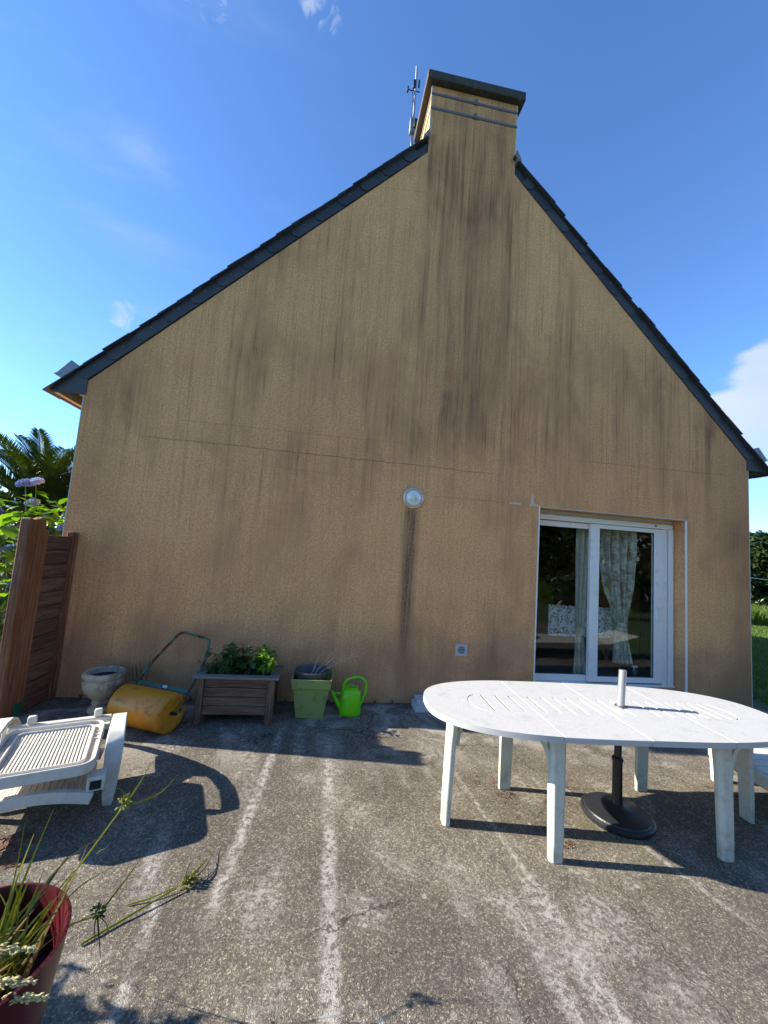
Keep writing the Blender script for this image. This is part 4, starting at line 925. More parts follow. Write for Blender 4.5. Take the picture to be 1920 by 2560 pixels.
# ------------------------------------------------------------------ garden table
TC = Vector((1.805, -1.755, 0)); TA = R(-3.0); TH = .66
table = thing('garden_table', 'long oval white plastic garden table with slotted top and six legs', 'table', TC, TA)
HL, HW = 1.135, .441
def outline(u_):                                                # half width of the top at u
    q = min(1.0, abs(u_) / HL); n1, n2 = 3.0, 2.5
    return HW * (1 - q ** 3.3) ** (1 / 2.5)
def top_panel(u0, u1):
    us = [u0 + (u1 - u0) * i / 28 for i in range(29)]
    if abs(u0 + HL) < 1e-6: us = [-HL + (u1 - u0) * (i / 40) ** 2 for i in range(41)]
    if abs(u1 - HL) < 1e-6: us = [HL - (u1 - u0) * (1 - i / 40) ** 2 for i in range(41)]
    pts = [(u_, outline(u_)) for u_ in us if outline(u_) > 0 or abs(u_) < HL] + [(u_, -outline(u_)) for u_ in reversed(us)]
    cl_ = []
    for p in pts:
        if not cl_ or (Vector(p) - Vector(cl_[-1])).length > 1e-4: cl_.append(p)
    if (Vector(cl_[0]) - Vector(cl_[-1])).length < 1e-4: cl_.pop()
    return MB().prism([(a, b_, 0) for a, b_ in cl_], (0, 0, TH - .030), (0, 0, TH))
def carve(o, boxes):
    cb = bpy.data.objects.new('cutter', boxes.mesh('cutter', M['white'], parent_origin(o), 0)); col.objects.link(cb)
    cb.parent = o.parent; cb.location = o.location
    md = o.modifiers.new('cut', 'BOOLEAN'); md.operation = 'DIFFERENCE'; md.object = cb; md.solver = 'EXACT'
    bpy.context.view_layer.update()
    ev = o.evaluated_get(bpy.context.evaluated_depsgraph_get())
    me = bpy.data.meshes.new_from_object(ev); o.modifiers.clear(); o.data = me
    bpy.data.objects.remove(cb)
seams = [-HL, -.495, -.02, .465, HL]
for i in range(4):
    a, b_ = seams[i] + (.002 if i else 0), seams[i + 1] - (.002 if i < 3 else 0)
    tp = part(table, 'tabletop_panel', top_panel(a, b_), M['tabletop'], smooth=0)
    cut = MB(); cnt = 0
    for us_ in ((-.745, -.650, -.560), (-.430, -.342, -.255, -.168, -.080), (.045, .130, .295, .380), (.525, .605, .685, .755))[i]:
        hw_ = .125
        cut.prism([(us_ - .007, -hw_ + .006, 0), (us_ - .003, -hw_, 0), (us_ + .003, -hw_, 0), (us_ + .007, -hw_ + .006, 0), (us_ + .007, hw_ - .006, 0), (us_ + .003, hw_, 0), (us_ - .003, hw_, 0), (us_ - .007, hw_ - .006, 0)], (0, 0, TH - .010), (0, 0, TH + .01)); cnt += 1
    if i in (0, 3):                                             # the half-round groove that closes the slotted field
        sg_ = -1 if i == 0 else 1
        cut.tube([(sg_ * (.785 + .075 * math.cos(R(q))), .125 * math.sin(R(q)), TH + .001) for q in range(-84, 85, 12)], .005, 6)
    if cnt: carve(tp, cut)
    bv = tp.modifiers.new('bevel', 'BEVEL'); bv.width = .004; bv.segments = 2; bv.limit_method = 'ANGLE'; bv.angle_limit = R(50)
part(table, 'apron', MB().bx(-.85, .85, -.26, -.24, TH - .075, TH - .032).bx(-.85, .85, .24, .26, TH - .075, TH - .032), M['tableleg'], bevel=.003)
def leg(u_, v_, out, bd, nm='leg'):
    """out: unit direction from table centre to the leg, the chamfered outer face"""
    o_ = Vector((out[0], out[1], 0)).normalized(); s_ = Vector((-o_.y, o_.x, 0))
    m_ = MB(); prof = [(-.045, -.022), (.045, -.022), (.045, .006), (.028, .026), (-.028, .026), (-.045, .006)]
    vs = []
    for (z, k, sh) in ((0, .86, .0), (.10, .9, 0), (.45, 1.0, -.008), (TH - .031, 1.12, -.018)):
        for (a, b_) in prof: vs.append(Vector((u_, v_, z)) + s_ * a * k + o_ * (b_ * k + sh))
    n_ = 6
    fs = [(i * n_ + k, i * n_ + (k + 1) % n_, (i + 1) * n_ + (k + 1) % n_, (i + 1) * n_ + k) for i in range(3) for k in range(n_)] + [tuple(range(n_))[::-1], tuple(range(3 * n_, 4 * n_))]
    m_.poly(vs, fs)
    part(table, nm, m_, M['tableleg'], bevel=.004)
    # curved brace from the leg to the underside, running inwards
    d = Vector((bd, 0, 0)); b0 = Vector((u_, v_, TH - .23)) + d * .038 + o_ * -.01; pth = []; s_ = Vector((0, 1, 0))
    for k in range(9):
        q = k / 8 * math.pi / 2
        pth.append(b0 + d * (.12 * (1 - math.cos(q))) + Vector((0, 0, .197 * math.sin(q))))
    part(table, 'brace', MB().ribbon(pth, .022, s_, .022), M['tableleg'], bevel=.002)
def wl_(x, y_):
    q = Vector((x, y_, 0)) - TC; return (q.x * math.cos(-TA) - q.y * math.sin(-TA), q.x * math.sin(-TA) + q.y * math.cos(-TA))
for (x, y_, o_, bd) in ((.815, -1.755, (-1, 0), 1), (1.318, -2.06, (0, -1), -1), (1.325, -1.44, (0, 1), -1), (2.318, -1.485, (0, 1), 1), (2.30, -2.10, (0, -1), 1), (2.80, -1.805, (1, 0), -1)):
    leg(*wl_(x, y_), o_, bd)

ps = thing('parasol_stand', 'black round parasol stand with grey tube rising through the table', 'parasol stand', (1.925, -1.745, 0))
part(ps, 'base', MB().lathe([(0, 0), (.196, 0), (.203, .012), (.203, .026), (.192, .034), (.186, .034), (.180, .042), (.10, .062), (.045, .075), (.034, .085), (0, .085)], 56), M['black'])
part(ps, 'sleeve', MB().lathe([(0, .08), (.033, .08), (.029, .14), (.028, .33), (.033, .335), (.033, .35), (.024, .36), (0, .36)], 24), M['black_metal'])
part(ps, 'pole', MB().tube([(0, 0, .34), (.015, .003, TH - .03)], .021, 18), M['black_metal'])
part(ps, 'tube', MB().tube([(.017, .003, TH - .03), (.034, .005, .885)], .0225, 22, cap=False).tube([(.034, .005, .885), (.0335, .005, .80)], .019, 22), M['greytube'])
part(ps, 'collar', MB().lathe([(.024, TH), (.036, TH), (.034, TH + .006), (.026, TH + .008)], 24, (.019, .003, 0)), M['greypot'])

# ------------------------------------------------------------------ folded sun lounger at the left
LO = Vector((-1.12, -1.50, 0)); LA = math.atan2(.37, .93)
lg = thing('folded_lounger', 'folded white plastic sun lounger with slatted panel and arm loops', 'sun lounger', LO, LA)
def rrect(u0, u1, v0, v1, r_, n_=6):
    p = []
    for cx, cy, a0 in ((u1 - r_, v1 - r_, 0), (u0 + r_, v1 - r_, 90), (u0 + r_, v0 + r_, 180), (u1 - r_, v0 + r_, 270)):
        p += [(cx + r_ * math.cos(R(a0 + 90 * k / n_)), cy + r_ * math.sin(R(a0 + 90 * k / n_))) for k in range(n_ + 1)]
    return p
def frame_ring(u0, u1, v0, v1, r_, w_, z0, z1, bow=lambda a, b_: 0):
    a = rrect(u0, u1, v0, v1, r_); b_ = rrect(u0 + w_, u1 - w_, v0 + w_, v1 - w_, max(.01, r_ - w_ * .6)); n_ = len(a)
    vs = [(p[0], p[1], z + bow(*p)) for z in (z0, z1) for p in a] + [(p[0], p[1], z + bow(*p)) for z in (z0, z1) for p in b_]
    fs = []
    for k in range(n_):
        j = (k + 1) % n_
        fs += [(k, j, n_ + j, n_ + k), (2 * n_ + j, 2 * n_ + k, 3 * n_ + k, 3 * n_ + j), (n_ + k, n_ + j, 3 * n_ + j, 3 * n_ + k), (j, k, 2 * n_ + k, 2 * n_ + j)]
    return MB().poly(vs, fs)
bow = lambda a, b_: .010 - .10 * (b_ + .2) * 0 + .02 * (b_ - .06)
part(lg, 'back_frame', frame_ring(-.545, -.075, -.215, .335, .07, .012, .262, .318, bow), M['lounger'], bevel=.004)
part(lg, 'back_tray', frame_ring(-.532, -.088, -.202, .322, .06, .038, .280, .300, bow), M['lounger_brown'], bevel=.002)
part(lg, 'inner_lip', frame_ring(-.500, -.122, -.168, .290, .045, .008, .285, .313, bow), M['lounger'], bevel=.002)
for k in range(22):
    uu = -.136 - k * .0166
    pth = [(uu - .004 * math.sin(q * 3), -.158 + .44 * q, .300 - .010 * math.sin(math.pi * q) + bow(uu, -.158 + .44 * q)) for q in [i / 6 for i in range(7)]]
    part(lg, 'slat', MB().ribbon(pth, .0105, (1, 0, 0), .008), M['lounger'], bevel=.0015)
part(lg, 'back_web', MB().bx(-.50, -.125, -.16, .28, .262, .266), M['lounger_brown'], smooth=0)
for k in range(3):
    part(lg, 'rib', MB().bx(-.115, -.08, .10 + k * .05, .108 + k * .05, .285, .318), M['lounger'], bevel=.002)
part(lg, 'side_rail', MB().bx(-.58, -.05, .435, .485, .262, .305), M['lounger'], bevel=.008)
part(lg, 'side_rail', MB().bx(-.56, -.05, .350, .395, .255, .290), M['lounger'], bevel=.008)
for uu in (-.47, -.13): part(lg, 'lug', MB().bx(uu - .022, uu + .022, .44, .478, .306, .355), M['lounger'], bevel=.008)
# seat panel underneath, bowed
seat = MB(); nu = 16
ev = lambda q: .105 + .075 * math.sin(math.pi * (.15 + .75 * q))
seat.ribbon([(-.62 + .55 * i / nu, -.175, ev(i / nu)) for i in range(nu + 1)], .035, (0, 1, 0), .055)
seat.ribbon([(-.62 + .55 * i / nu, .30, ev(i / nu)) for i in range(nu + 1)], .035, (0, 1, 0), .055)
for k in range(20): seat.bx(-.605 + k * .0262, -.580 + k * .0262, -.16, .29, ev(k / 20) - .008, ev(k / 20) + .004)
part(lg, 'seat_panel', seat, M['lounger'], bevel=.003)
part(lg, 'hinge_box', MB().bx(-.10, -.02, -.185, -.10, .16, .235), M['lounger'], bevel=.006)
part(lg, 'hinge_socket', MB().bx(-.085, -.035, -.188, -.1855, .172, .215), M['dark'], smooth=0)
def loop(uc, sgn, v0=0):
    arch = [(-.05, .0), (-.045, .10), (-.035, .22), (-.022, .325), (.01, .352), (.08, .360), (.22, .362), (.34, .345), (.43, .310), (.52, .250), (.60, .175), (.67, .09), (.70, .0)]
    wd_ = [.045, .070, .085, .090, .088, .085, .080, .080, .080, .078, .075, .070, .06]
    part(lg, 'arm_loop', MB().ribbon([(uc, v0 + a, b_) for a, b_ in arch], wd_, (1, 0, 0), .016), M['lounger'], bevel=.006, smooth=50)
    part(lg, 'arm_bar', MB().bx(uc - .03, uc + .03, v0 - .03, v0 + .58, .150, .185), M['lounger'], bevel=.005)
    part(lg, 'arm_panel', MB().prism([(uc, v0 + a, b_) for a, b_ in ((.10, .02), (.10, .15), (.52, .19), (.46, .30), (.36, .33), (.33, .19), (.22, .15), (.2, .02))], (-.012, 0, 0), (.012, 0, 0)), M['lounger'], bevel=.003)
loop(.0, -1)
loop(-.60, 1, .14)
part(lg, 'leg_bar', MB().tube([(-.60, .15, .08), (0, .15, .08)], .016, 10), M['lounger'])

# ------------------------------------------------------------------ flat white lounger beyond the table
fl_ = thing('flat_lounger', 'white plastic lounger with plank seat at right beyond the table', 'sun lounger', (3.02, -1.42, 0), R(-6))
for k in range(6):
    part(fl_, 'seat_board', MB().bx(.0 if k else .03, 1.75, -.52 + k * .092, -.435 + k * .092, .235, .258), M['lounger'], bevel=.005)
part(fl_, 'side_rail', MB().bx(-.01, 1.77, -.56, -.525, .17, .262), M['lounger'], bevel=.008)
part(fl_, 'side_rail', MB().bx(-.01, 1.77, .035, .07, .17, .262), M['lounger'], bevel=.008)
part(fl_, 'end_rail', MB().bx(-.045, -.012, -.50, .04, .18, .262), M['lounger'], bevel=.008)
for (a, b_) in ((.02, .03), (.02, -.545), (1.70, .03), (1.70, -.545)):
    part(fl_, 'leg', MB().prism([(a - .035, b_, .0), (a + .035, b_, 0), (a + .05, b_, .235), (a - .05, b_, .262)], (0, -.02, 0), (0, .02, 0)), M['lounger'], bevel=.005)
for k in range(7):
    part(fl_, 'back_board', MB().box((1.72 + .10 + k * .090, -.245, .262 + k * .018), (.084, .56, .02), Matrix.Rotation(R(-11), 3, 'Y')), M['lounger'], bevel=.005)

# ------------------------------------------------------------------ red pot with sedge in the near corner
PC = Vector((-.835, -2.845, 0)); PH = .43
rpot = thing('red_flower_pot', 'dark red round flower pot in the near left corner', 'flower pot', PC)
part(rpot, 'body', MB().lathe([(0, 0), (.150, 0), (.156, .01), (.205, .33), (.216, PH - .012), (.219, PH), (.210, PH + .002), (.205, PH - .012), (.196, .30), (.150, .03), (0, .03)], 72), M['redpot'])
part(rpot, 'soil', MB().lathe([(0, .27), (.190, .27), (.188, .282), (.09, .292), (0, .290)], 32), M['soil'])
sg = thing('sedge_plant', 'clump of green and yellowing sedge growing in the red pot', 'sedge', PC + Vector((0, 0, .285)))
def seedhead(parent, c, r_, n_, mat, d=(0, 0, 1)):
    m_ = MB()
    for k in range(n_):
        q = rdir(-60, 90) * r_ * random.uniform(.4, 1); p = Vector(c) + q + Vector(d) * r_ * .4
        e = q.normalized() * .008; s_ = e.orthogonal().normalized() * .0042; u_ = e.cross(s_).normalized() * .0042
        m_.poly([p - e, p + s_, p + u_, p - s_, p - u_, p + e], [(0, 1, 2), (0, 2, 3), (0, 3, 4), (0, 4, 1), (5, 2, 1), (5, 3, 2), (5, 4, 3), (5, 1, 4)])
    return part(parent, 'seed_head', m_, mat)
def blade(parent, p0, tip, bend, w_, mat, nm='blade'):
    p0 = Vector(p0); tip = Vector(tip); pts = []
    for i in range(9):
        q = i / 8; p = p0.lerp(tip, q) + Vector(bend) * math.sin(math.pi * q); pts.append(p)
    d = tip - p0; sdv = d.cross(Vector((random.uniform(-.4, .4), -1, .25)))
    return part(parent, nm, MB().ribbon(pts, [w_ * (1 - (i / 8) ** 2 * .9) for i in range(9)], sdv, .0012), mat)
camp = Vector((0, -4.1, 1.546)); B0 = PC + Vector((0, 0, .285))
def atp(d, y_):                                                  # world point where a measured direction crosses depth y
    d = Vector(d); return camp + d * ((y_ + 4.1) / d.y) - B0
h1 = Vector((-.741, -2.23, .42)) - B0
def stem(parent, p0, p1, sag, r_=.0036, mat='sedge'):
    p0 = Vector(p0); p1 = Vector(p1)
    return part(parent, 'stem', MB().tube([p0.lerp(p1, q) + Vector((0, 0, sag)) * math.sin(math.pi * q) for q in (0, .25, .5, .75, 1)], [r_, r_, r_ * .9, r_ * .8, r_ * .7], 6), M[mat])
Wd = lambda x, y_, z: Vector((x, y_, z)) - B0
# tall flowering stems
h1 = Wd(-.654, -2.45, .545)
stem(sg, Wd(-.80, -2.78, .29), h1, .0)
seedhead(sg, h1, .028, 46, M['seed'])
blade(sg, h1, Wd(-.581, -2.45, .690), (.006, 0, .0), .006, M['sedge'])
blade(sg, h1, Wd(-.479, -2.45, .655), (.02, 0, -.022), .007, M['sedge'])
blade(sg, h1, Wd(-.545, -2.45, .592), (.01, 0, -.006), .004, M['sedge'])
blade(sg, h1, Wd(-.698, -2.45, .607), (.012, 0, .02), .004, M['sedge'])
stem(sg, Wd(-.690, -2.53, .44), Wd(-.665, -2.53, .455), .003, .0015)
h2 = Wd(-.640, -2.58, .285)
stem(sg, Wd(-.83, -2.80, .29), h2, .035)
seedhead(sg, h2, .024, 34, M['sage'])
blade(sg, h2, Wd(-.545, -2.50, .415), (.005, 0, .004), .006, M['sedge'])
blade(sg, h2, Wd(-.634, -2.52, .085), (-.004, 0, .015), .005, M['sage'])
blade(sg, h2, Wd(-.650, -2.55, .16), (-.006, 0, .02), .004, M['sage'])
blade(sg, h2, Wd(-.600, -2.56, .17), (.01, 0, .015), .003, M['sedge'])
# measured tall blades
for (a, tip, bend, w_, mt) in [((-.80, -2.80, .29), (-.725, -2.75, .722), (-.01, 0, .0), .008, 'sedge'), ((-.82, -2.78, .29), (-.884, -2.60, .588), (.01, 0, .0), .006, 'sedge'),
        ((-.81, -2.80, .29), (-.853, -2.60, .555), (-.008, 0, 0), .011, 'sedge'), ((-.78, -2.80, .29), (-.621, -2.60, .553), (-.035, 0, .075), .007, 'sedge_dry'),
        ((-.76, -2.79, .29), (-.690, -2.60, .515), (.018, 0, 0), .009, 'sedge_dry'), ((-.76, -2.80, .29), (-.595, -2.60, .449), (-.01, 0, .06), .006, 'sedge'),
        ((-.84, -2.78, .29), (-1.02, -2.62, .50), (0, 0, .05), .012, 'sedge'), ((-.80, -2.79, .30), (-.98, -2.66, .56), (0, 0, .03), .013, 'sedge'), ((-.79, -2.80, .29), (-.755, -2.70, .52), (.006, 0, 0), .010, 'sedge'),
        ((-.82, -2.80, .29), (-.79, -2.70, .50), (.004, 0, .0), .014, 'sedge'), ((-.80, -2.81, .29), (-.81, -2.72, .53), (.0, 0, .0), .012, 'sedge'), ((-.78, -2.86, .29), (-.58, -2.70, .40), (0, 0, .04), .004, 'sedge_dry')]:
    blade(sg, Wd(*a), Wd(*tip), bend, w_, M[mt])
for k in range(165):
    a = random.uniform(0, 6.28); r_ = random.uniform(0, .13); p0 = Vector((math.cos(a) * r_, math.sin(a) * r_, .0))
    d = rdir(25, 82); L_ = random.uniform(.10, .30)
    tip = p0 + d * L_
    q = Vector((tip.x, tip.y)).length
    if q > .19 and tip.z < .17: tip.z = .17 + random.uniform(0, .05)
    if tip.x > .16: tip.x = .16
    blade(sg, p0, tip, (random.uniform(-.02, .02), random.uniform(-.02, .02), random.uniform(0, .04)), random.uniform(.0045, .0105), M[random.choice(['sedge', 'sedge', 'sedge', 'sedge_dry', 'sage'])])
lm_dock = leaf_mesh(.12, .075, M['basil'], .15, .35)
for (p, d, s_) in (((-.78, -2.93, .36), (.55, -.1, .25), .8), ((-.80, -2.95, .37), (.2, .5, .5), .6), ((-.83, -2.97, .36), (-.3, .3, .6), .7)):
    piece(sg, 'broad_leaf', lm_dock, Wd(*p), aim(d), s_)
    stem(sg, Wd(-.84, -2.95, .285), Wd(*p), .0, .003)

cg = thing('cocksfoot_grass', 'pale cream grass seed heads in front of the red pot', 'grass', (-1.0, -3.05, 0))
CO = Vector((-1.0, -3.05, 0))
for (tip, base) in (((-.615, -2.95, .525), (-.98, -3.05, 0)), ((-.575, -2.95, .415), (-.99, -3.06, 0)), ((-.605, -2.95, .452), (-1.0, -3.04, 0)), ((-1.05, -3.0, .7), (-1.0, -3.05, 0))):
    t_ = Vector(tip) - CO; b_ = Vector(base) - CO; d = Vector((.09, .0, -.004)) if tip[0] > -.9 else Vector((0, 0, .09))
    st0 = t_ - d
    part(cg, 'stem', MB().tube([b_, b_.lerp(st0, .5) + Vector((0, 0, .09)), st0, t_], [.002, .0018, .0014, .001], 5), M['twig'])
    m_ = MB()
    for k in range(130):
        q = random.random(); p = st0.lerp(t_, q) + rdir(-90, 90) * random.uniform(.002, .011) * (1.1 - .6 * q) * (.6 + .7 * math.sin(q * 9) ** 2)
        e = (d.normalized() + rdir(-60, 60) * .6).normalized() * .007; s_ = e.orthogonal().normalized() * .0022; u2 = e.cross(s_).normalized() * .0022
        m_.poly([p - e, p + s_, p + u2, p - s_, p - u2, p + e], [(0, 1, 2), (0, 2, 3), (0, 3, 4), (0, 4, 1), (5, 2, 1), (5, 3, 2), (5, 4, 3), (5, 1, 4)])
    part(cg, 'seed_head', m_, M['cream'])

cs = thing('cut_sedge_stem', 'cut sedge stem with yellow green seed head lying on paving', 'sedge', (-.62, -2.24, 0))
CS = Vector((-.62, -2.24, 0))
cv = lambda x, y_, z: Vector((x, y_, z)) - CS
part(cs, 'stem', MB().tube([cv(-.779, -2.36, .006), cv(-.68, -2.275, .008), cv(-.60, -2.21, .014), cv(-.52, -2.145, .018)], [.0042, .004, .0035, .003], 6), M['sedge'])
part(cs, 'stem', MB().tube([cv(-.69, -2.20, .005), cv(-.61, -2.18, .010), cv(-.53, -2.14, .016)], [.003, .003, .002], 6), M['sedge'])
seedhead(cs, cv(-.495, -2.125, .016), .030, 50, M['seed'], (.6, .6, 0)); seedhead(cs, cv(-.470, -2.095, .016), .024, 40, M['seed'], (.6, .6, 0))
for (tip, b_, w_, mt) in (((-.435, -1.905, .018), (.022, -.02, .012), .006, 'sedge_dry'), ((-.425, -1.93, .014), (.03, -.03, .01), .005, 'litter'), ((-.43, -1.98, .018), (.01, -.01, .02), .006, 'sedge'),
        ((-.50, -2.03, .05), (0, 0, .0), .006, 'sedge'), ((-.415, -2.09, .006), (0, 0, .02), .004, 'litter'), ((-.44, -2.02, .012), (.02, -.02, .006), .004, 'sedge_dry')):
    blade(cs, cv(-.50, -2.13, .016), cv(*tip), b_, w_, M[mt])

# ------------------------------------------------------------------ litter
def litter(name, label, spots, mat, n_, sz):
    m_ = MB()
    for k in range(n_):
        cx, cy, sr = random.choice(spots); a = random.uniform(0, 6.28); r_ = sr * math.sqrt(random.random())
        p = Vector((cx + r_ * math.cos(a), cy + r_ * .7 * math.sin(a), .003)); L_ = sz * random.uniform(.4, 1.2); th = random.uniform(0, 3.14)
        e = Vector((math.cos(th), math.sin(th), 0)) * L_; f = Vector((-math.sin(th), math.cos(th), 0)) * L_ * random.uniform(.25, .6); z = Vector((0, 0, random.uniform(.001, .008)))
        m_.poly([p - e, p + f + z, p + e, p - f + z * .4], [(0, 1, 2, 3)])
    o = part(None, name, m_, mat, smooth=0); o['label'] = label; o['category'] = 'leaf litter'; o['kind'] = 'stuff'
litter('leaf_litter', 'scattered brown crumbs of leaf lying under the table', [(1.20, -1.38, .12), (1.30, -1.52, .07), (1.75, -1.42, .10), (1.45, -1.95, .05), (1.5, -1.6, .3)], M['litter'], 190, .010)
litter('dark_leaf_litter', 'small dark dead leaves lying near planter and watering can', [(.27, -.36, .05), (-.33, -.72, .05), (-.42, -.80, .06), (1.75, -2.9, .4), (0.3, -.33, .06)], M['litter_dark'], 34, .013)
litter('wall_foot_grit', 'pale crumbs and grit collected along the wall foot', [(q * .12 - 2.2, -.03, .05) for q in range(38) if q % 5 != 2], M['twig'], 150, .007)
litter('bark_litter', 'brown bark flakes lying beside the red pot', [(-1.38, -1.82, .10), (-1.3, -1.93, .06)], M['litter'], 120, .025)

# ------------------------------------------------------------------ garden at the left: hydrangea, fan palm, date palm, dark tree
hy = thing('hydrangea_bush', 'blue flowered hydrangea bush with broad leaves behind the fence', 'hydrangea', (-2.95, .75, 0))
HO = Vector((-2.95, .75, 0))
lmh = [leaf_mesh(.165, .115, M['hyd_leaf'], .22, .35, 6), leaf_mesh(.135, .090, M['hyd_leaf'], .3, .5, 6)]
floret = MB()
fv = []
def flower_mesh(r_):
    m_ = MB()
    for k in range(150):
        z = 1 - 1.35 * (k + .5) / 150; a = k * 2.39996; q = math.sqrt(max(0, 1 - z * z)); n_ = Vector((q * math.cos(a), q * math.sin(a), z))
        p = Vector((n_.x * r_, n_.y * r_, n_.z * r_ * .62)); s_ = n_.orthogonal().normalized(); u2 = n_.cross(s_); th = random.uniform(0, 1.5); sz = r_ * random.uniform(.15, .25)
        for j in range(4):
            b0 = th + j * math.pi / 2
            d1 = s_ * math.cos(b0) + u2 * math.sin(b0); d2 = s_ * math.cos(b0 + .75) + u2 * math.sin(b0 + .75); d3 = s_ * math.cos(b0 - .75) + u2 * math.sin(b0 - .75)
            up_ = n_ * sz * random.uniform(.0, .9)
            m_.poly([p, p + d3 * sz * .75 + up_, p + d1 * sz * 1.05 + up_, p + d2 * sz * .75 + up_], [(0, 1, 2, 3)])
    return m_.mesh('flower_head', M['hyd_flower'], (0, 0, 0), 0)
fm = flower_mesh(.085)
for (x, y_, z) in ((-3.24, .58, 1.975), (-3.155, .60, 2.005), (-3.47, .55, 1.66), (-2.86, .72, 1.68), (-2.84, .65, 1.52), (-3.22, .50, 1.28), (-3.15, .5, .92), (-3.40, .4, .35), (-3.30, .42, .55), (-3.7, .6, 1.5), (-2.95, 1.1, 1.60), (-3.05, .35, 1.42), (-3.5, 1.1, 1.8)):
    p = Vector((x, y_, z)) - HO
    base = Vector((p.x * .35, p.y * .35, 0)); mid = base.lerp(p, .6) + Vector((0, 0, .1))
    part(hy, 'stem', MB().tube([base, mid, p - Vector((0, 0, .02))], [.011, .007, .004], 6), M['stem'])
    piece(hy, 'flower_head', fm, p, aim(rdir(30, 90)) if False else (random.uniform(-.5, .5), random.uniform(-.5, .5), random.uniform(0, 6)), random.uniform(.62, .86))
    for k in range(6):
        q = .98 - .10 * (k // 2) - .03; a = k * 1.57 + random.uniform(-.4, .4)
        d = Vector((math.cos(a), math.sin(a), random.uniform(.0, .6)))
        piece(hy, 'leaf', random.choice(lmh), base.lerp(p, q) - Vector((0, 0, .03)), aim(d, random.uniform(-.4, .4)), random.uniform(.75, 1.15))
cnt = 0
while cnt < 222:
    p = Vector((random.gauss(-3.1, .33), random.gauss(.62, .26), 0))
    if p.x > -2.58 or p.x < -4.2 or p.y < .02: continue
    dd = math.hypot((p.x + 3.15) / 1.0, (p.y - .75) / .8)
    top = 1.83 - .8 * dd * dd
    p.z = top * random.uniform(.22, 1.0) ** .42
    if p.z < .1: continue
    d = (p - Vector((-3.1, .8, .7))).normalized() + rdir(-30, 60) * .9; d.z = d.z * .6 + .15
    piece(hy, 'leaf', random.choice(lmh), p - HO, aim(d, random.uniform(-.5, .5)), random.uniform(.7, 1.2)); cnt += 1
for k in range(22):
    b_ = Vector((random.uniform(-.4, .3), random.uniform(-.3, .3), 0)); tp_ = Vector((b_.x * 1.7 - .15, b_.y * 1.5, random.uniform(1.0, 1.65)))
    part(hy, 'stem', MB().tube([b_, b_.lerp(tp_, .5) + Vector((0, 0, .08)), tp_], [.010, .008, .004], 5), M['bark'])

# small fan palm between hydrangea and fence
fp = thing('fan_palm', 'low dark fan palm with stiff leaf blades left of the fence', 'palm', (-3.0, .02, 0))
part(fp, 'trunk', MB().tube([(0, 0, 0), (.02, 0, .25), (0, 0, .5)], [.07, .06, .05], 8), M['bark'])
for k in range(20):
    a = k * 2.4; el = R(random.uniform(-8, 62)); d = Vector((math.cos(a) * math.cos(el), math.sin(a) * math.cos(el), math.sin(el)))
    p0 = Vector((0, 0, .45)); p1 = p0 + d * .36
    m_ = MB(); m_.tube([p0, p1], [.008, .006], 5)
    s_ = d.cross((0, 0, 1)).normalized()
    for j in range(19):
        th = R(-78 + 156 * j / 18); dd = (d * math.cos(th) + s_ * math.sin(th)).normalized(); L_ = .40 * (.75 + .25 * math.cos(th))
        m_.ribbon([p1, p1 + dd * L_ * .5, p1 + dd * L_ + Vector((0, 0, -.04))], [.008, .020, .002], dd.cross(d.cross(s_)).normalized() if abs(th) > -1 else s_, .001)
    part(fp, 'frond', m_, M['palm'], smooth=0)

pm = thing('date_palm', 'tall date palm with arching feathery fronds behind the hydrangea', 'palm', (-6.0, 5.0, 0))
tk = MB(); n_ = 14; 
tk.lathe([(0, 0), (.34, 0)] + [(.27 + (.03 if i % 2 else -.01), .1 + i * .09) for i in range(17)] + [(.33, 1.66), (.26, 1.8), (0, 1.85)], 16)
part(pm, 'trunk', tk, M['bark'])
def frond(a, el, L_, droop, rnd):
    m_ = MB(); a_ = Vector((math.cos(a), math.sin(a), 0)); pts = []; p = Vector((0, 0, 1.78)) + a_ * .10; e = el
    nseg = 22
    for i in range(nseg + 1):
        pts.append(p.copy()); p = p + (a_ * math.cos(e) + Vector((0, 0, math.sin(e)))) * (L_ / nseg); e -= droop / nseg * (0.4 + 1.2 * i / nseg)
    s_ = a_.cross(Vector((0, 0, 1)))
    m_.tube(pts, [.024 * (1 - .85 * i / nseg) for i in range(nseg + 1)], 5)
    nl_ = 58
    for j in range(nl_):
        q = .14 + .86 * j / (nl_ - 1); f = q * nseg; i = min(int(f), nseg - 1); pp_ = pts[i].lerp(pts[i + 1], f - i); td = (pts[i + 1] - pts[i]).normalized(); nn = s_.cross(td)
        LL = .42 * (math.sin(math.pi * (.18 + .78 * q)) ** .7) * L_ / 1.9
        for sg_ in (-1, 1):
            d = (td * .75 + s_ * sg_ * .75 + nn * (.35 + random.uniform(-.12, .12))).normalized()
            m_.ribbon([pp_, pp_ + d * LL * .55, pp_ + d * LL + Vector((0, 0, -.05 * LL))], [.012, .026, .002], d.cross(nn + s_ * sg_ * -.4), .0012)
    return part(pm, 'frond', m_, M['palm'], smooth=0)
for k in range(42):
    a = k * 2.39996 + .3; lev = k / 42
    frond(a, R(84 - 82 * lev + random.uniform(-6, 6)), random.uniform(1.75, 2.15), R(55 + 35 * lev), k)

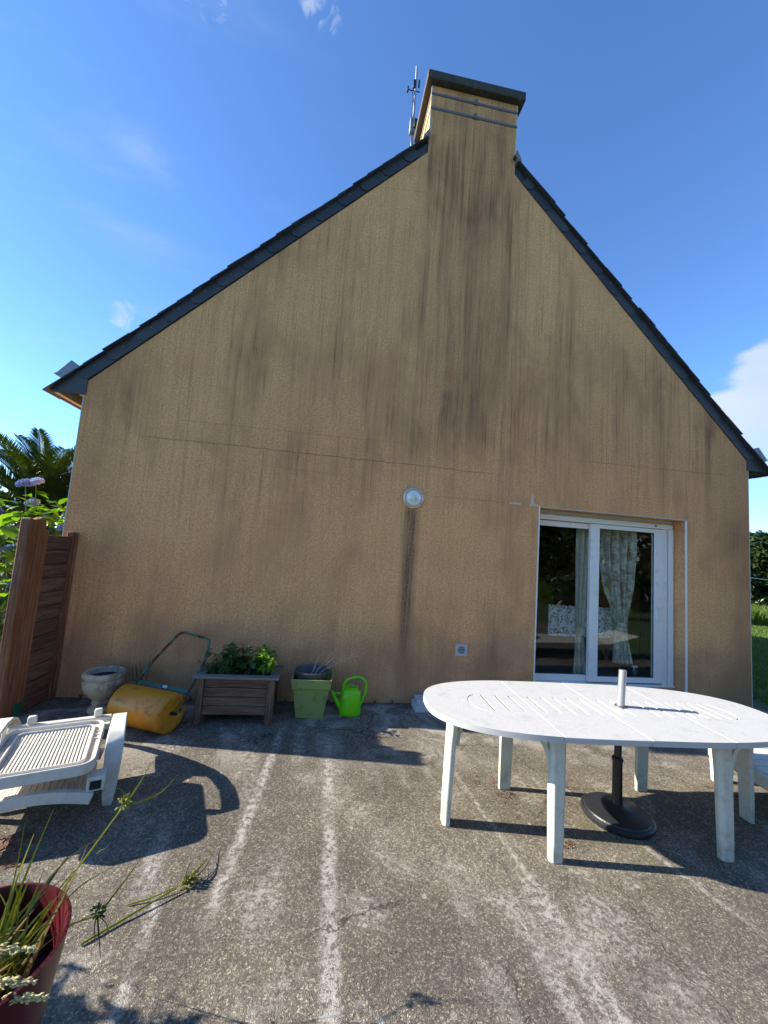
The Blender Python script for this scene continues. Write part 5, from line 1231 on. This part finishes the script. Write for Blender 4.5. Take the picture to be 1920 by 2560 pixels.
def crown_mesh(clumps, n_per, leaf, mat, name='crown', squash=1.0):
    vs = []; fs = []
    for (c, r_) in clumps:
        for k in range(int(n_per * r_ * r_)):
            d = rdir(-90, 90); q = r_ * (random.random() ** .35)
            p = Vector(c) + Vector((d.x * q, d.y * q, d.z * q * squash)); L_ = leaf * random.uniform(.6, 1.3)
            nrm = (d + rdir(-90, 90) * .9 + Vector((0, 0, .4))).normalized(); s_ = nrm.orthogonal().normalized(); s_ = Matrix.Rotation(random.uniform(0, 6.28), 3, nrm) @ s_; u2 = nrm.cross(s_)
            o = len(vs)
            vs += [tuple(p - u2 * L_), tuple(p + s_ * L_ * .42 + nrm * L_ * .12), tuple(p + u2 * L_), tuple(p - s_ * L_ * .42 + nrm * L_ * .12)]
            fs.append((o, o + 1, o + 2, o + 3))
    me = bpy.data.meshes.new(name); me.from_pydata(vs, [], fs); me.update(); me.materials.append(mat); return me
def tree(name, label, cat, loc, hgt, rad, leaf=.10, dens=260, n_=16, mat='darkleaf', group=None, low=.25, trunk_r=.12):
    t_ = thing(name, label, cat, loc, 0, group); cls = []
    for k in range(n_):
        a = random.uniform(0, 6.28); q = random.random() ** .5 * rad * .75; z = hgt * random.uniform(low, .9)
        taper = 1 - .55 * max(0, (z / hgt - .55)) / .45
        cls.append(((math.cos(a) * q * taper, math.sin(a) * q * taper, z), rad * random.uniform(.28, .46)))
    tr_ = MB().tube([(0, 0, -.1), (.05, 0, hgt * .35), (0, .05, hgt * .7)], [trunk_r, trunk_r * .75, trunk_r * .3], 9)
    part(t_, 'trunk', tr_, M['bark'])
    for (c, r_) in cls[:7]:
        b_ = MB().tube([(.03, 0, c[2] * .45), tuple(q * .6 for q in c[:2]) + (c[2] * .8,), c], [trunk_r * .4, trunk_r * .25, .01], 6)
        part(t_, 'limb', b_, M['bark'])
    o = bpy.data.objects.new('crown', crown_mesh(cls, dens, leaf, M[mat])); link(o, t_)
    return t_
# dark tree at the left behind the house corner
tree('broadleaf_tree', 'dark dense tree behind palm and left house corner', 'tree', (-5.6, 7.6, 0), 3.3, 1.8, .085, 700, 20, low=.08)
tree('evergreen_shrub', 'dark evergreen shrub standing between hydrangea and date palm', 'shrub', (-4.3, 2.3, 0), 1.7, .95, .06, 1300, 16, low=.08, trunk_r=.04)
tree('evergreen_tree', 'dark evergreen tree left of date palm at the photo edge', 'tree', (-8.6, 6.6, 0), 2.9, 1.8, .085, 600, 18, low=.05)
# hedge line at the right beyond the lawn
g_ = 'dark trees of the hedge beyond the lawn'
tree('hedge_tree', 'dark hedge tree with thin wispy top at right house edge', 'tree', (16.9, 9.6, 0), 3.3, 1.5, .13, 620, 26, group=g_, low=.06)
tree('hedge_tree', 'rounded dark hedge tree at right frame edge beyond lawn', 'tree', (18.6, 8.9, 0), 3.0, 1.6, .13, 620, 26, group=g_, low=.06)
tree('hedge_tree', 'lower dark bushy hedge tree between the two taller hedge trees', 'tree', (17.7, 9.9, 0), 2.5, 1.5, .13, 620, 24, group=g_, low=.05)
wt = tree('wispy_shrub', 'tall thin open topped shrub rising out of the hedge', 'shrub', (17.1, 10.4, 0), 4.1, 1.0, .09, 120, 9, low=.75, trunk_r=.06)

# tall grass strip and lawn blades near the right corner
def blades(name, label, n_, rect, h0, h1, wid, fn=None):
    vs = []; fs = []
    k = 0
    while k < n_:
        x = random.uniform(rect[0], rect[1]); y_ = random.uniform(rect[2], rect[3])
        if fn and not fn(x, y_): continue
        h = random.uniform(h0, h1); a = random.uniform(0, 6.28); lean = random.uniform(.1, .55) * h; b_ = random.uniform(0, 6.28)
        dx_, dy_ = math.cos(a) * wid, math.sin(a) * wid; lx, ly = math.cos(b_) * lean, math.sin(b_) * lean
        o = len(vs); vs += [(x - dx_, y_ - dy_, -.05), (x + dx_, y_ + dy_, -.05), (x + lx * .4 + dx_ * .7, y_ + ly * .4 + dy_ * .7, h * .6 - .05), (x + lx, y_ + ly, h - .05)]
        fs += [(o, o + 1, o + 2), (o, o + 2, o + 3)]; k += 1
    me = bpy.data.meshes.new(name); me.from_pydata(vs, [], fs); me.update(); me.materials.append(M['grass'])
    o = bpy.data.objects.new(name, me); link(o); o['label'] = label; o['category'] = 'grass'; o['kind'] = 'stuff'; return o
blades('lawn_grass', 'short mown grass of the lawn beyond the right house corner', 60000, (5.65, 17.5, -1.0, 9.5), .03, .075, .006, lambda x, y_: abs(y_ - (x - 5.65) * .72 - .2) < 1.3 + .12 * x)
blades('tall_grass', 'strip of tall unmown grass at the foot of the hedge', 9000, (13.5, 19.5, 6.2, 10.5), .25, .62, .012, lambda x, y_: 0 < (y_ - 6.9 - (x - 13.5) * .30) < 2.2)

# garden behind the camera: what the door panes mirror and what shades the near corner
g2 = 'trees across the garden facing the house'
for i, (x, y_, h, r_) in enumerate([(3.0, -11.5, 5.2, 2.3), (6.6, -11.6, 6.0, 2.6), (9.8, -10.6, 5.6, 2.6), (13.0, -9.6, 5.8, 2.7), (16.5, -8.0, 5.0, 2.5)]):
    tree('garden_tree', ['dark tree', 'tall dark tree', 'broad dark tree', 'leafy dark tree', 'low dark tree'][i] + ' across the garden facing the house', 'tree', (x, y_, 0), h, r_, .15, 620, 26, group=g2, low=.04)
for i, (x, y_, h, r_) in enumerate([(6.8, -7.2, 1.3, .75), (8.4, -6.4, 1.1, .7)]):
    tree('garden_shrub', ['rounded', 'low'][i] + ' green shrub on the lawn facing the door', 'shrub', (x, y_, 0), h, r_, .08, 420, 9, 'hyd_leaf', 'shrubs on the lawn facing the door', .3, .03)
tree('potted_shrub', 'leafy shrub beside the red pot out of view at left', 'shrub', (-2.40, -2.45, 0), 1.06, .40, .05, 3200, 13, 'sage', None, .45, .02)
tree('dark_shrub', 'low dark leafy shrub at the foot of the fan palm', 'shrub', (-3.1, -.30, 0), .85, .42, .05, 1500, 10, low=.1, trunk_r=.02)
